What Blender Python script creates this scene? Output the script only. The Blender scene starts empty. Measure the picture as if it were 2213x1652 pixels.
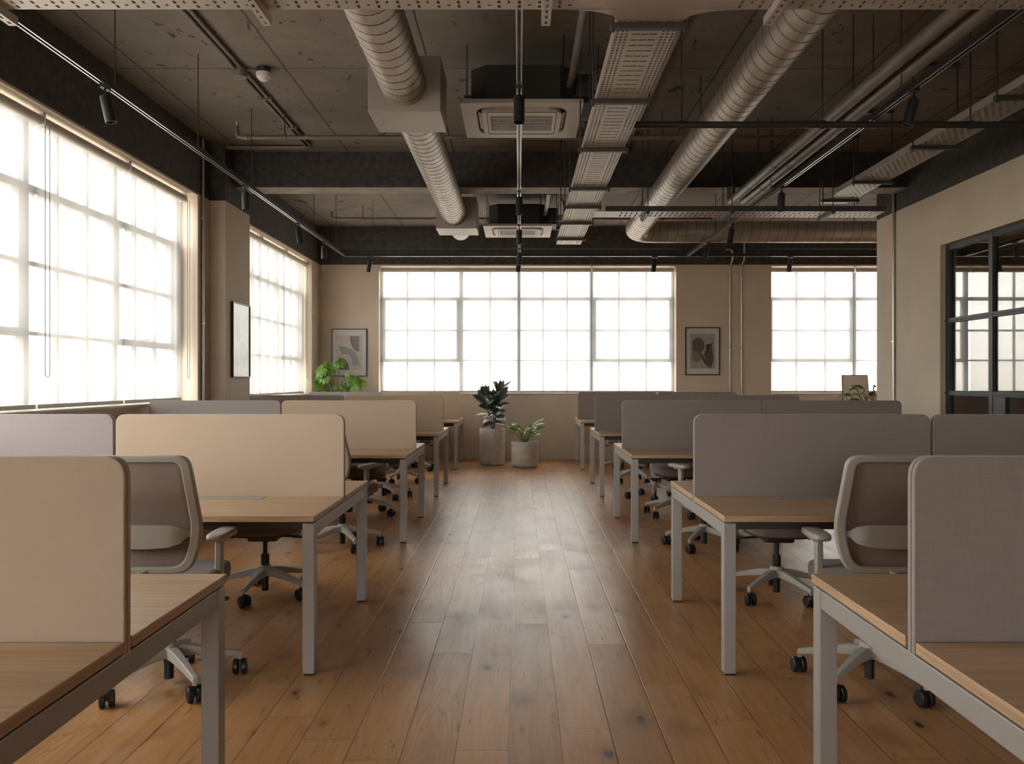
import bpy, math, random
from mathutils import Vector, Matrix
R = math.radians
PI = math.pi
random.seed(7)
SC = bpy.context.scene
COL = SC.collection

# ------------------------------------------------------------------ helpers
class MB:
    """collects verts / faces for ONE mesh object"""
    def __init__(self):
        self.v, self.f, self.m = [], [], []
    def add(self, vs, fs, mi=0):
        o = len(self.v)
        self.v += [tuple(p) for p in vs]
        for q in fs:
            self.f.append(tuple(i + o for i in q)); self.m.append(mi)
        return self
    def box(self, x0, x1, y0, y1, z0, z1, mi=0):
        vs = [(x0,y0,z0),(x1,y0,z0),(x1,y1,z0),(x0,y1,z0),(x0,y0,z1),(x1,y0,z1),(x1,y1,z1),(x0,y1,z1)]
        return self.add(vs, [(0,3,2,1),(4,5,6,7),(0,1,5,4),(1,2,6,5),(2,3,7,6),(3,0,4,7)], mi)
    def tube(self, pts, r, n=12, mi=0, cap=True, r_end=None):
        pts = [Vector(p) for p in pts]
        N = len(pts)
        t0 = (pts[1] - pts[0]).normalized()
        ref = Vector((0,0,1)) if abs(t0.z) < .9 else Vector((1,0,0))
        u = t0.cross(ref).normalized()
        vs = []
        for i, p in enumerate(pts):
            if i == 0: t = pts[1] - pts[0]
            elif i == N-1: t = pts[-1] - pts[-2]
            else: t = (pts[i+1]-pts[i]).normalized() + (pts[i]-pts[i-1]).normalized()
            t = t.normalized()
            u = (u - t*u.dot(t)).normalized()
            w = t.cross(u)
            rr = r if r_end is None else r + (r_end - r)*i/(N-1)
            for k in range(n):
                a = 2*PI*k/n
                vs.append(p + (u*math.cos(a) + w*math.sin(a))*rr)
        fs = []
        for i in range(N-1):
            for k in range(n):
                k2 = (k+1) % n
                fs.append((i*n+k, i*n+k2, (i+1)*n+k2, (i+1)*n+k))
        if cap:
            fs.append(tuple(reversed(range(n)))); fs.append(tuple(range((N-1)*n, N*n)))
        return self.add(vs, fs, mi)
    def lathe(self, prof, n=40, c=(0,0,0), mi=0, close=False):
        vs, fs = [], []
        for (r, z) in prof:
            for k in range(n):
                a = 2*PI*k/n
                vs.append((c[0]+r*math.cos(a), c[1]+r*math.sin(a), c[2]+z))
        for i in range(len(prof)-1):
            for k in range(n):
                k2 = (k+1) % n
                fs.append((i*n+k, i*n+k2, (i+1)*n+k2, (i+1)*n+k))
        if close:
            fs.append(tuple(reversed(range(n)))); fs.append(tuple(range((len(prof)-1)*n, len(prof)*n)))
        return self.add(vs, fs, mi)
    def prism(self, outline, t0, t1, mapf, mi=0):
        """outline of (a,b) extruded t0..t1; mapf(a,b,t)->xyz"""
        n = len(outline)
        vs = [mapf(a,b,t0) for a,b in outline] + [mapf(a,b,t1) for a,b in outline]
        fs = [tuple(reversed(range(n))), tuple(range(n, 2*n))]
        for i in range(n):
            j = (i+1) % n
            fs.append((i, j, n+j, n+i))
        return self.add(vs, fs, mi)
    def ring(self, outer, inner, t0, t1, mapf, mi=0):
        n = len(outer)
        vs = [mapf(a,b,t0) for a,b in outer] + [mapf(a,b,t0) for a,b in inner] + \
             [mapf(a,b,t1) for a,b in outer] + [mapf(a,b,t1) for a,b in inner]
        fs = []
        for i in range(n):
            j = (i+1) % n
            fs += [(i,n+i,n+j,j), (2*n+i,2*n+j,3*n+j,3*n+i), (i,j,2*n+j,2*n+i), (n+i,3*n+i,3*n+j,n+j)]
        return self.add(vs, fs, mi)
    def xform(self, M, start=0):
        for i in range(start, len(self.v)):
            self.v[i] = tuple(M @ Vector(self.v[i]))
        return self
    def build(self, name, mats, parent=None, loc=(0,0,0), rot=(0,0,0), bevel=0, seg=2, smooth=None, sub=0, fix=True):
        me = bpy.data.meshes.new(name)
        me.from_pydata(self.v, [], self.f)
        if not isinstance(mats, (list, tuple)): mats = [mats]
        for m in mats: me.materials.append(m)
        if len(mats) > 1:
            me.polygons.foreach_set('material_index', self.m)
        if fix:
            import bmesh
            bm = bmesh.new(); bm.from_mesh(me)
            bmesh.ops.recalc_face_normals(bm, faces=bm.faces)
            bm.to_mesh(me); bm.free()
        if smooth is not None:
            me.polygons.foreach_set('use_smooth', [True]*len(me.polygons))
            if smooth < 180: me.set_sharp_from_angle(angle=R(smooth))
        me.update()
        o = bpy.data.objects.new(name, me); COL.objects.link(o)
        if parent: o.parent = parent
        o.location = loc; o.rotation_euler = rot
        if bevel:
            b = o.modifiers.new('bevel', 'BEVEL'); b.width = bevel; b.segments = seg
            b.limit_method = 'ANGLE'; b.angle_limit = R(40); b.harden_normals = False
        if sub:
            s = o.modifiers.new('sub', 'SUBSURF'); s.levels = sub; s.render_levels = sub
        return o

def thing(name, label, cat, loc=(0,0,0), rz=0, group=None):
    o = bpy.data.objects.new(name, None); COL.objects.link(o)
    o.location = loc; o.rotation_euler = (0,0,rz)
    o.empty_display_size = .1
    o['label'] = label; o['category'] = cat
    if group: o['group'] = group
    return o
def tag(o, label, cat, group=None):
    o['label'] = label; o['category'] = cat
    if group: o['group'] = group
    return o
def struct(o, label=None, cat=None):
    o['kind'] = 'structure'
    if label: o['label'] = label
    if cat: o['category'] = cat
    return o
def dup(root, label=None, loc=None, rz=None):
    r = root.copy(); COL.objects.link(r)
    if label: r['label'] = label
    if loc is not None: r.location = loc
    if rz is not None: r.rotation_euler = (0,0,rz)
    for ch in list(root.children):
        c = ch.copy(); COL.objects.link(c); c.parent = r
        for g in list(ch.children):
            d = g.copy(); COL.objects.link(d); d.parent = c
    return r

def rpoly(pts, radii, seg=6):
    """rounded polygon outline"""
    n = len(pts); out = []
    for i in range(n):
        p = Vector(pts[i]); a = Vector(pts[i-1]); b = Vector(pts[(i+1) % n])
        r = radii[i] if isinstance(radii, (list, tuple)) else radii
        da = (a-p).normalized(); db = (b-p).normalized()
        if r <= 0: 
            out.append(tuple(p)); continue
        p0 = p + da*r; p1 = p + db*r
        for k in range(seg+1):
            t = k/seg
            q = p0*(1-t)**2 + p*2*t*(1-t) + p1*t*t
            out.append(tuple(q))
    return out
def rrect(w, h, r, cx=0, cy=0, seg=6):
    return rpoly([(cx-w/2,cy-h/2),(cx+w/2,cy-h/2),(cx+w/2,cy+h/2),(cx-w/2,cy+h/2)], r, seg)
def fillet(pts, rad, seg=6):
    pts = [Vector(p) for p in pts]
    out = [pts[0]]
    for i in range(1, len(pts)-1):
        p = pts[i]; a = (pts[i-1]-p); b = (pts[i+1]-p)
        r = min(rad, a.length*.49, b.length*.49)
        p0 = p + a.normalized()*r; p1 = p + b.normalized()*r
        for k in range(seg+1):
            t = k/seg
            out.append(p0*(1-t)**2 + p*2*t*(1-t) + p1*t*t)
    out.append(pts[-1])
    return out
def superell(mb, a, b, c, e1, e2, cx=0, cy=0, cz=0, nu=28, nv=12, mi=0, warp=None):
    def sg(x, e): return math.copysign(abs(x)**e, x)
    vs, fs = [], []
    for i in range(nv+1):
        ph = -PI/2 + PI*i/nv
        for k in range(nu):
            th = 2*PI*k/nu
            x = a*sg(math.cos(ph), e1)*sg(math.cos(th), e2)
            y = b*sg(math.cos(ph), e1)*sg(math.sin(th), e2)
            z = c*sg(math.sin(ph), e1)
            if warp: x, y, z = warp(x, y, z)
            vs.append((cx+x, cy+y, cz+z))
    for i in range(nv):
        for k in range(nu):
            k2 = (k+1) % nu
            fs.append((i*nu+k, i*nu+k2, (i+1)*nu+k2, (i+1)*nu+k))
    mb.add(vs, fs, mi)

# ------------------------------------------------------------------ materials
class NT:
    def __init__(self, name):
        self.mat = bpy.data.materials.new(name); self.mat.use_nodes = True
        self.nt = self.mat.node_tree; self.nt.nodes.clear()
        self.out = self.nt.nodes.new('ShaderNodeOutputMaterial')
    def n(self, t, **kw):
        nd = self.nt.nodes.new('ShaderNode' + t)
        for k, v in kw.items():
            if k.startswith('i_'):
                key = k[2:]
                key = int(key) if key.isdigit() else key.replace('_', ' ')
                self.set(nd, key, v)
            else: setattr(nd, k, v)
        return nd
    def set(self, nd, key, v):
        s = nd.inputs[key]
        if hasattr(v, 'is_output') or isinstance(v, bpy.types.NodeSocket): self.nt.links.new(v, s)
        else:
            if isinstance(v, (tuple, list)) and len(v) == 3 and len(s.default_value) == 4: v = (*v, 1)
            s.default_value = v
    def math(self, op, a, b=None, c=None, clamp=False):
        nd = self.n('Math', operation=op, use_clamp=clamp)
        self.set(nd, 0, a)
        if b is not None: self.set(nd, 1, b)
        if c is not None: self.set(nd, 2, c)
        return nd.outputs[0]
    def mix(self, f, a, b, blend='MIX'):
        nd = self.n('Mix', data_type='RGBA', blend_type=blend)
        self.set(nd, 0, f); self.set(nd, 6, a); self.set(nd, 7, b)
        return nd.outputs[2]
    def ramp(self, v, a, b, c=0.0, d=1.0, smooth=True):
        nd = self.n('MapRange', interpolation_type='SMOOTHSTEP' if smooth else 'LINEAR')
        for i, q in enumerate((v, a, b, c, d)): self.set(nd, i, q)
        return nd.outputs[0]
    def coord(self): return self.n('TexCoord').outputs['Object']
    def mapping(self, vec, scale=(1,1,1), loc=(0,0,0), rot=(0,0,0)):
        return self.n('Mapping', i_Vector=vec, i_Scale=scale, i_Location=loc, i_Rotation=rot).outputs[0]
    def noise(self, vec, scale, detail=3, rough=.5, dist=0):
        return self.n('TexNoise', i_Vector=vec, i_Scale=scale, i_Detail=detail, i_Roughness=rough, i_Distortion=dist).outputs['Fac']
    def bsdf(self, col, rough=.6, metal=0, spec=.5, bump=None, bstr=.2, bdist=.01, **kw):
        p = self.n('BsdfPrincipled')
        self.set(p, 'Base Color', col); self.set(p, 'Roughness', rough); self.set(p, 'Metallic', metal)
        self.set(p, 'Specular IOR Level', spec)
        for k, v in kw.items(): self.set(p, k.replace('_', ' '), v)
        if bump is not None:
            b = self.n('Bump', i_Strength=bstr, i_Distance=bdist, i_Height=bump)
            self.set(p, 'Normal', b.outputs[0])
        self.nt.links.new(p.outputs[0], self.out.inputs[0])
        return self.mat

def plain(name, col, rough=.5, metal=0, spec=.5, nscale=0, namt=.12, bstr=0, bdist=.002):
    t = NT(name)
    if not nscale: return t.bsdf(col, rough, metal, spec)
    c = t.coord(); f = t.noise(c, nscale, 4)
    lo = tuple(x*(1-namt) for x in col); hi = tuple(min(1, x*(1+namt)) for x in col)
    cc = t.mix(t.ramp(f, .3, .7), lo, hi)
    return t.bsdf(cc, rough, metal, spec, bump=f if bstr else None, bstr=bstr, bdist=bdist)

M = {}
M['wall'] = plain('wall_paint_tan', (.62,.52,.41), .75, spec=.25, nscale=1.7, namt=.05)
M['wall_dark'] = plain('wall_paint_dark', (.062,.056,.051), .7, spec=.3, nscale=14, namt=.25, bstr=.25, bdist=.004)
M['sill'] = plain('sill_paint', (.62,.55,.46), .5, nscale=3, namt=.04)
M['steel'] = plain('powder_coat_grey', (.40,.37,.34), .42, metal=.25, spec=.5, nscale=900, namt=.05)
M['chair_grey'] = plain('chair_plastic_grey', (.40,.37,.32), .42, nscale=3, namt=.03)
M['black'] = plain('black_plastic', (.012,.012,.013), .42)
M['black_metal'] = plain('black_metal', (.011,.011,.012), .38, spec=.5)
M['dark_under'] = plain('dark_brown_metal', (.05,.042,.037), .5)
M['duct'] = plain('galvanised_duct', (.44,.38,.325), .42, metal=.55, nscale=6, namt=.12)
M['duct_seam'] = plain('duct_seam_dark', (.07,.06,.052), .5, metal=.3)
M['box_metal'] = plain('plenum_metal', (.36,.32,.28), .45, metal=.3, nscale=4, namt=.06)
M['tray'] = plain('tray_metal', (.46,.40,.35), .42, metal=.35, nscale=5, namt=.06)
M['tray_dark'] = plain('tray_bar_dark', (.06,.053,.047), .5, metal=.2)
M['pipe'] = plain('pipe_brown_grey', (.19,.158,.132), .5, metal=.15, nscale=5, namt=.1)
M['pipe_dark'] = plain('pipe_dark', (.045,.04,.036), .4, metal=.2)
M['conduit'] = plain('conduit_steel', (.50,.47,.43), .3, metal=.8)
M['ac_panel'] = plain('air_con_panel', (.50,.44,.38), .5, nscale=3, namt=.04)
M['ac_dark'] = plain('air_con_body', (.022,.02,.018), .6, nscale=3, namt=.2)
M['alu'] = plain('track_aluminium', (.62,.60,.57), .28, metal=.9)
M['lens'] = plain('lamp_lens', (.7,.68,.64), .15, metal=.6)
M['white'] = plain('white_plastic', (.72,.70,.66), .45)
M['frame_black'] = plain('glazing_frame', (.011,.013,.016), .45)
M['win_frame'] = plain('window_frame_grey', (.30,.315,.33), .5)
M['soil'] = plain('potting_soil', (.035,.022,.015), .95, nscale=60, namt=.5, bstr=.6, bdist=.01)
M['mulch'] = plain('red_mulch', (.10,.042,.025), .95, nscale=60, namt=.5, bstr=.6, bdist=.01)
M['stem'] = plain('plant_stem', (.09,.065,.035), .7)
M['stem_green'] = plain('plant_stem_green', (.10,.14,.035), .6)
M['pict_black'] = plain('picture_frame_black', (.012,.009,.008), .35)
M['mat_board'] = plain('mat_board', (.66,.62,.60), .8)
M['board'] = plain('board_tan', (.80,.72,.62), .7)

def fabric(name, col, scale, weave=False, namt=.1):
    t = NT(name); c = t.coord()
    f = t.noise(c, scale, 2, .6)
    if weave:
        a = t.noise(t.mapping(c, (1, 1, .06)), scale*.55, 2)
        b = t.noise(t.mapping(c, (.06, .06, 1)), scale*.55, 2)
        w = t.math('ADD', a, b); w = t.math('MULTIPLY', w, .5)
        f = t.math('ADD', t.math('MULTIPLY', f, .5), t.math('MULTIPLY', w, .5))
    big = t.noise(c, 3, 2)
    v = t.math('ADD', t.math('MULTIPLY', t.ramp(f, .36, .64), namt*2), t.math('MULTIPLY', big, .08))
    cc = t.mix(v, tuple(x*.86 for x in col), tuple(min(1, x*1.25) for x in col))
    return t.bsdf(cc, .9, 0, .2, bump=f, bstr=.35, bdist=.0015, Sheen_Weight=.25, Sheen_Roughness=.5)
M['beige'] = fabric('felt_beige', (.60,.465,.345), 330)
M['grey_felt'] = fabric('woven_grey', (.325,.27,.25), 420, True, .16)
M['grey_light'] = fabric('woven_light_grey', (.40,.355,.345), 420, True, .1)
M['trim_beige'] = plain('screen_trim_beige', (.36,.27,.19), .8)
M['trim_grey'] = plain('screen_trim_grey', (.30,.265,.245), .8)
M['seat'] = fabric('seat_taupe', (.215,.165,.14), 380, False, .1)
M['mesh'] = fabric('mesh_taupe', (.32,.25,.215), 500, True, .14)

def wood_desk():
    t = NT('oak_veneer'); tcn = t.n('TexCoord'); c = tcn.outputs['Object']
    nx = t.math('ABSOLUTE', t.n('SeparateXYZ', i_Vector=tcn.outputs['Normal']).outputs[0])
    mv = t.n('Mix', data_type='VECTOR'); t.set(mv, 0, t.math('GREATER_THAN', nx, .6)); t.set(mv, 4, c)
    t.set(mv, 5, t.mapping(c, rot=(0, 0, R(90)))); c = mv.outputs[1]
    g = t.noise(t.mapping(c, (1.2, 26, 26)), 2.2, 6, .6, .4)
    f = t.noise(t.mapping(c, (6, 240, 240)), 1.0, 3)
    v = t.math('ADD', t.math('MULTIPLY', g, .75), t.math('MULTIPLY', f, .25))
    col = t.mix(t.ramp(v, .34, .66), (.42,.26,.145), (.60,.40,.24))
    return t.bsdf(col, t.ramp(g, .2, .8, .36, .48), 0, .4, bump=f, bstr=.06, bdist=.001)
M['wood'] = wood_desk()

def floor_mat():
    t = NT('oak_plank_floor'); c = t.coord()
    s = t.n('SeparateXYZ', i_Vector=c)
    x, y = s.outputs[0], s.outputs[1]
    PW, PL = .197, 1.75
    xs = t.math('DIVIDE', t.math('ADD', x, .038), PW)
    colm = t.math('FLOOR', xs); fx = t.math('FRACT', xs)
    r1 = t.n('TexWhiteNoise', noise_dimensions='1D', i_W=colm).outputs['Value']
    ys = t.math('ADD', t.math('DIVIDE', y, PL), t.math('MULTIPLY', r1, 7.31))
    row = t.math('FLOOR', ys); fy = t.math('FRACT', ys)
    idv = t.n('CombineXYZ', i_X=colm, i_Y=row).outputs[0]
    rn = t.n('TexWhiteNoise', noise_dimensions='2D', i_Vector=idv)
    rc = rn.outputs['Color']; rv = rn.outputs['Value']
    off = t.n('VectorMath', operation='SCALE', i_0=rc, i_Scale=23.0).outputs[0]
    p = t.n('VectorMath', operation='ADD', i_0=c, i_1=off).outputs[0]
    # cathedral grain: contour lines of a stretched noise field
    field = t.noise(t.mapping(p, (6.5, .55, 1)), 1.0, 2, .4, .25)
    lines = t.math('SINE', t.math('MULTIPLY', field, 120.0))
    lines = t.ramp(lines, .50, 1.0)
    sel = t.ramp(t.n('SeparateXYZ', i_Vector=rc).outputs[2], .35, .75, .12, 1.0)
    patch = t.ramp(t.noise(t.mapping(p, (3.5, .7, 1)), 1.0, 1), .38, .6, .15, 1.0)
    lines = t.math('MULTIPLY', lines, t.math('MULTIPLY', sel, patch))
    fine = t.noise(t.mapping(p, (150, 3.5, 1)), 1.0, 4, .6)
    med = t.noise(t.mapping(p, (16, 1.2, 1)), 1.0, 4, .6, .6)
    blot = t.noise(t.mapping(p, (3.0, 1.6, 1)), 1.3, 3, .6)
    base = t.mix(t.ramp(med, .25, .75), (.40,.186,.066), (.56,.282,.108))
    base = t.mix(t.math('MULTIPLY', rv, .55), base, (.63,.335,.14))
    tint = t.math('MULTIPLY', t.ramp(t.n('SeparateXYZ', i_Vector=rc).outputs[1], .35, 1), .4)
    base = t.mix(tint, base, (.33,.18,.085))
    base = t.mix(t.math('MULTIPLY', lines, .42), base, (.17,.083,.036))
    base = t.mix(t.math('MULTIPLY', t.ramp(fine, .5, .75), .28), base, (.19,.095,.042))
    base = t.mix(t.math('MULTIPLY', t.ramp(blot, .55, .75), .30), base, (.17,.10,.06))
    # knots
    kv = t.n('TexVoronoi', i_Vector=t.mapping(p, (3.2, 1.5, 1)), i_Scale=1.0, i_Randomness=1.0)
    kn = t.noise(t.mapping(p, (30, 12, 1)), 1.0, 3)
    kd = t.math('ADD', kv.outputs['Distance'], t.math('MULTIPLY', t.math('SUBTRACT', kn, .5), .10))
    pick = t.math('GREATER_THAN', t.n('SeparateXYZ', i_Vector=kv.outputs['Color']).outputs[0], .30)
    knot = t.math('MULTIPLY', t.ramp(kd, .03, .085, 1, 0), pick)
    halo = t.math('MULTIPLY', t.ramp(kd, .05, .27, 1, 0), pick)
    base = t.mix(t.math('MULTIPLY', halo, .45), base, (.15,.075,.034))
    base = t.mix(t.math('MULTIPLY', knot, .85), base, (.035,.02,.012))
    kv2 = t.n('TexVoronoi', i_Vector=t.mapping(p, (4.6, 2.3, 1), loc=(3.7, 1.9, 0)), i_Scale=1.0, i_Randomness=1.0)
    kd2 = t.math('ADD', kv2.outputs['Distance'], t.math('MULTIPLY', t.math('SUBTRACT', kn, .5), .16))
    base = t.mix(t.math('MULTIPLY', t.ramp(kd2, .06, .26, 1, 0), .38), base, (.16,.08,.036))
    base = t.mix(t.math('MULTIPLY', t.ramp(kd2, .05, .105, 1, 0), .9), base, (.03,.018,.011))
    sv = t.noise(t.mapping(p, (26, 5, 1), rot=(0,0,.25)), 1.0, 3, .6, .5)
    base = t.mix(t.math('MULTIPLY', t.ramp(sv, .63, .72), .6), base, (.075,.042,.022))
    # joints
    ex = t.math('MULTIPLY', t.math('MINIMUM', fx, t.math('SUBTRACT', 1.0, fx)), PW)
    ey = t.math('MULTIPLY', t.math('MINIMUM', fy, t.math('SUBTRACT', 1.0, fy)), PL)
    e = t.math('MINIMUM', ex, ey)
    j = t.ramp(e, .0008, .0026, 1, 0)
    base = t.mix(t.math('MULTIPLY', j, .8), base, (.045,.025,.014))
    rough = t.math('ADD', t.math('ADD', .26, t.math('MULTIPLY', fine, .10)), t.math('MULTIPLY', t.ramp(blot, .3, .8), .08))
    h = t.math('SUBTRACT', t.math('ADD', t.math('MULTIPLY', fine, .25), t.math('MULTIPLY', lines, -.35)), t.math('MULTIPLY', t.ramp(e, .0, .005, 1, 0), 2.5))
    return t.bsdf(base, rough, 0, .5, bump=h, bstr=.22, bdist=.0018)
M['floor'] = floor_mat()

def concrete():
    t = NT('ceiling_concrete'); c = t.coord()
    big = t.noise(c, .8, 5, .6); mid = t.noise(c, 5, 5, .65)
    s = t.n('SeparateXYZ', i_Vector=c)
    base = t.mix(t.ramp(big, .3, .7), (.165,.140,.115), (.235,.20,.168))
    base = t.mix(t.math('MULTIPLY', t.ramp(mid, .45, .75), .35), base, (.12,.10,.082))
    pv = t.noise(t.mapping(c, (9, 5, 1), rot=(0,0,.6)), 1.0, 5, .7, .8)
    zone = t.ramp(t.noise(c, 1.3, 2), .42, .55)
    pits = t.math('MULTIPLY', t.ramp(pv, .615, .66), zone)
    v = t.n('TexVoronoi', i_Vector=t.mapping(c, (4.5, 3.2, 1)), i_Scale=1.0)
    dots = t.ramp(t.math('ADD', v.outputs['Distance'], t.math('MULTIPLY', mid, .30)), .16, .20, 1, 0)
    pits = t.math('MAXIMUM', pits, dots)
    wob = t.math('MULTIPLY', t.math('SUBTRACT', t.noise(c, 9, 3), .5), .018)
    def seam(v_, pitch, off):
        f = t.math('FRACT', t.math('DIVIDE', t.math('ADD', t.math('ADD', v_, wob), off), pitch))
        d = t.math('MULTIPLY', t.math('MINIMUM', f, t.math('SUBTRACT', 1.0, f)), pitch)
        return t.ramp(d, .003, .011, 1, 0)
    sm = t.math('MAXIMUM', seam(s.outputs[0], 1.22, .75), seam(s.outputs[1], 2.44, .1))
    dark = t.math('MAXIMUM', t.math('MULTIPLY', pits, .9), t.math('MULTIPLY', sm, .8))
    base = t.mix(dark, base, (.035,.029,.024))
    h = t.math('SUBTRACT', t.math('MULTIPLY', mid, .4), dark)
    return t.bsdf(base, .8, 0, .25, bump=h, bstr=.5, bdist=.008)
M['concrete'] = concrete()

def beam_soffit():
    return plain('beam_soffit_pale', (.36,.31,.26), .8, nscale=6, namt=.2, bstr=.3, bdist=.004)  # beam underside in a paler tone than its faces
M['soffit'] = beam_soffit()

def glass(name, tint, ior, extra=0.0, rough=0.0):
    t = NT(name)
    tr = t.n('BsdfTransparent', i_Color=tint); gl = t.n('BsdfGlossy', i_Color=(1,1,1), i_Roughness=rough)
    bf = t.n('NewGeometry').outputs['Backfacing']     # same reflectance from both sides of the thin pane
    fr = t.n('Fresnel', i_IOR=t.ramp(bf, 0, 1, ior, 1/ior, smooth=False)).outputs[0]
    f = t.math('ADD', fr, extra, clamp=True)
    m = t.n('MixShader', i_0=f, i_1=tr.outputs[0], i_2=gl.outputs[0])
    t.nt.links.new(m.outputs[0], t.out.inputs[0]); return t.mat
M['glass'] = glass('window_glass', (.94,.96,.96), 1.5)
M['glass_dark'] = glass('partition_glass', (.80,.78,.74), 1.75, .04)
M['glass_pict'] = glass('picture_glass', (.98,.98,.98), 1.25, 0, .25)

def blind_mat(name, clear, col, dense):
    t = NT(name); c = t.coord()
    w = t.noise(t.mapping(c, (1, 1, 8)), 90, 2)
    w2 = t.noise(t.mapping(c, (8, 8, 1)), 90, 2)
    k = t.math('MULTIPLY', t.math('ADD', w, w2), .5)
    cc = t.mix(t.ramp(k, .3, .7), tuple(x*.965 for x in col), col)
    df = t.n('BsdfDiffuse', i_Color=cc); tl = t.n('BsdfTranslucent', i_Color=t.mix(1.0, cc, (dense,dense,dense), 'MULTIPLY'))
    tr = t.n('BsdfTransparent', i_Color=(.98,.96,.93))
    a = t.n('MixShader', i_0=.62, i_1=df.outputs[0], i_2=tl.outputs[0])
    b = t.n('MixShader', i_0=clear, i_1=a.outputs[0], i_2=tr.outputs[0])
    t.nt.links.new(b.outputs[0], t.out.inputs[0]); return t.mat
M['blind_side'] = blind_mat('blind_cloth_side', .24, (.60,.57,.53), .42)
M['blind_back'] = blind_mat('blind_cloth_back', .27, (.60,.575,.545), .44)
M['blind_rail'] = plain('blind_rail', (.50,.45,.385), .6)
M['chain'] = plain('bead_chain', (.16,.14,.12), .4, metal=.3)

def pot_mat():
    t = NT('concrete_pot'); c = t.coord()
    f = t.noise(c, 9, 5, .65); g = t.noise(c, 120, 3)
    col = t.mix(t.ramp(f, .3, .7), (.53,.48,.42), (.68,.63,.56))
    col = t.mix(t.math('MULTIPLY', t.ramp(g, .4, .75), .3), col, (.28,.25,.22))
    return t.bsdf(col, .75, 0, .3, bump=g, bstr=.2, bdist=.002)
M['pot'] = pot_mat()
def leaf_mat(name, c0, c1, rough, tl=.25):
    t = NT(name); c = t.coord()
    f = t.noise(c, 7, 3)
    col = t.mix(t.ramp(f, .35, .65), c0, c1)
    p = t.n('BsdfPrincipled'); t.set(p, 'Base Color', col); t.set(p, 'Roughness', rough); t.set(p, 'Specular IOR Level', .6)
    l = t.n('BsdfTranslucent', i_Color=col)
    m = t.n('MixShader', i_0=tl, i_1=p.outputs[0], i_2=l.outputs[0])
    t.nt.links.new(m.outputs[0], t.out.inputs[0]); return t.mat
M['leaf_rubber'] = leaf_mat('rubber_leaf', (.040,.050,.036), (.080,.088,.060), .28, .12)
M['leaf_green'] = leaf_mat('green_leaf', (.07,.17,.02), (.20,.34,.05), .35, .3)
M['leaf_lobed'] = leaf_mat('lobed_leaf', (.06,.18,.018), (.22,.40,.05), .38, .35)
M['leaf_olive'] = leaf_mat('olive_leaf', (.06,.08,.02), (.16,.20,.05), .4, .3)

# ------------------------------------------------------------------ room
H = 1.365            # eye height
XL, YB, ZC, XP = -3.44, 14.8, 4.0, 4.47
YF, XR = -8.0, 7.6
ZP = 3.37            # height of the paint line
Z0, Z1 = 1.13, 3.35  # window openings

struct(MB().box(-4.0, XR+.2, YF-.2, YB+.4, -.12, 0).build('floor', M['floor']), 'oak plank floor running up the central aisle', 'floor')
struct(MB().box(-4.0, XR+.2, YF-.2, YB+.4, ZC, ZC+.2).build('ceiling', M['concrete']), 'bare concrete ceiling slab painted dark', 'ceiling')

def wall_cells(mb, axis, a0, a1, t0, t1, holes):
    """wall in plane; axis 'y' runs along Y (t = X thickness), 'x' runs along X; holes = (u0,u1,z0,z1)"""
    us = sorted({a0, a1, *[h[0] for h in holes], *[h[1] for h in holes]})
    zs = sorted({0.0, ZP, ZC, *[h[2] for h in holes], *[h[3] for h in holes]})
    for i in range(len(us)-1):
        for k in range(len(zs)-1):
            u, z = (us[i]+us[i+1])/2, (zs[k]+zs[k+1])/2
            if any(h[0] < u < h[1] and h[2] < z < h[3] for h in holes): continue
            mi = 1 if z > ZP else 0
            if axis == 'y': mb.box(t0, t1, us[i], us[i+1], zs[k], zs[k+1], mi)
            else: mb.box(us[i], us[i+1], t0, t1, zs[k], zs[k+1], mi)
    return mb
W1 = (.70, 9.16); W2 = (10.43, 14.2)
struct(wall_cells(MB(), 'y', YF-.2, YB+.3, XL-.30, XL, [(W1[0],W1[1],Z0,Z1),(W2[0],W2[1],Z0,Z1)]).build('wall_left', [M['wall'],M['wall_dark']], fix=False), 'tan left wall with dark painted top band', 'wall')
W3 = (-2.43, 2.715); W4 = (4.36, 7.35)
struct(wall_cells(MB(), 'x', XL-.30, XR+.2, YB, YB+.30, [(W3[0],W3[1],Z0,Z1),(W4[0],W4[1],Z0,Z1)]).build('wall_back', [M['wall'],M['wall_dark']], fix=False), 'tan back wall with dark painted top band', 'wall')
struct(wall_cells(MB(), 'x', XL-.30, XR+.2, YF-.2, YF, [(-3.1,.45,.9,3.36)]).build('wall_front', [M['wall'],M['wall_dark']], fix=False), 'wall behind the viewpoint', 'wall')
struct(wall_cells(MB(), 'y', YF, YB, XR, XR+.2, []).build('wall_right', [M['wall'],M['wall_dark']], fix=False), 'outer wall behind the meeting room', 'wall')
OP = (3.2, 9.09, .06, 2.80)
mb = wall_cells(MB(), 'y', YF, 10.7, XP, XP+.14, [OP])
wall_cells(mb, 'x', XP+.14, XR, 10.58, 10.7, [])
wall_cells(mb, 'x', XP+.14, XR, 2.9, 3.0, [])
struct(mb.build('wall_partition', [M['wall'],M['wall_dark']], fix=False), 'tan meeting room partition wall on the right', 'wall')
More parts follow.
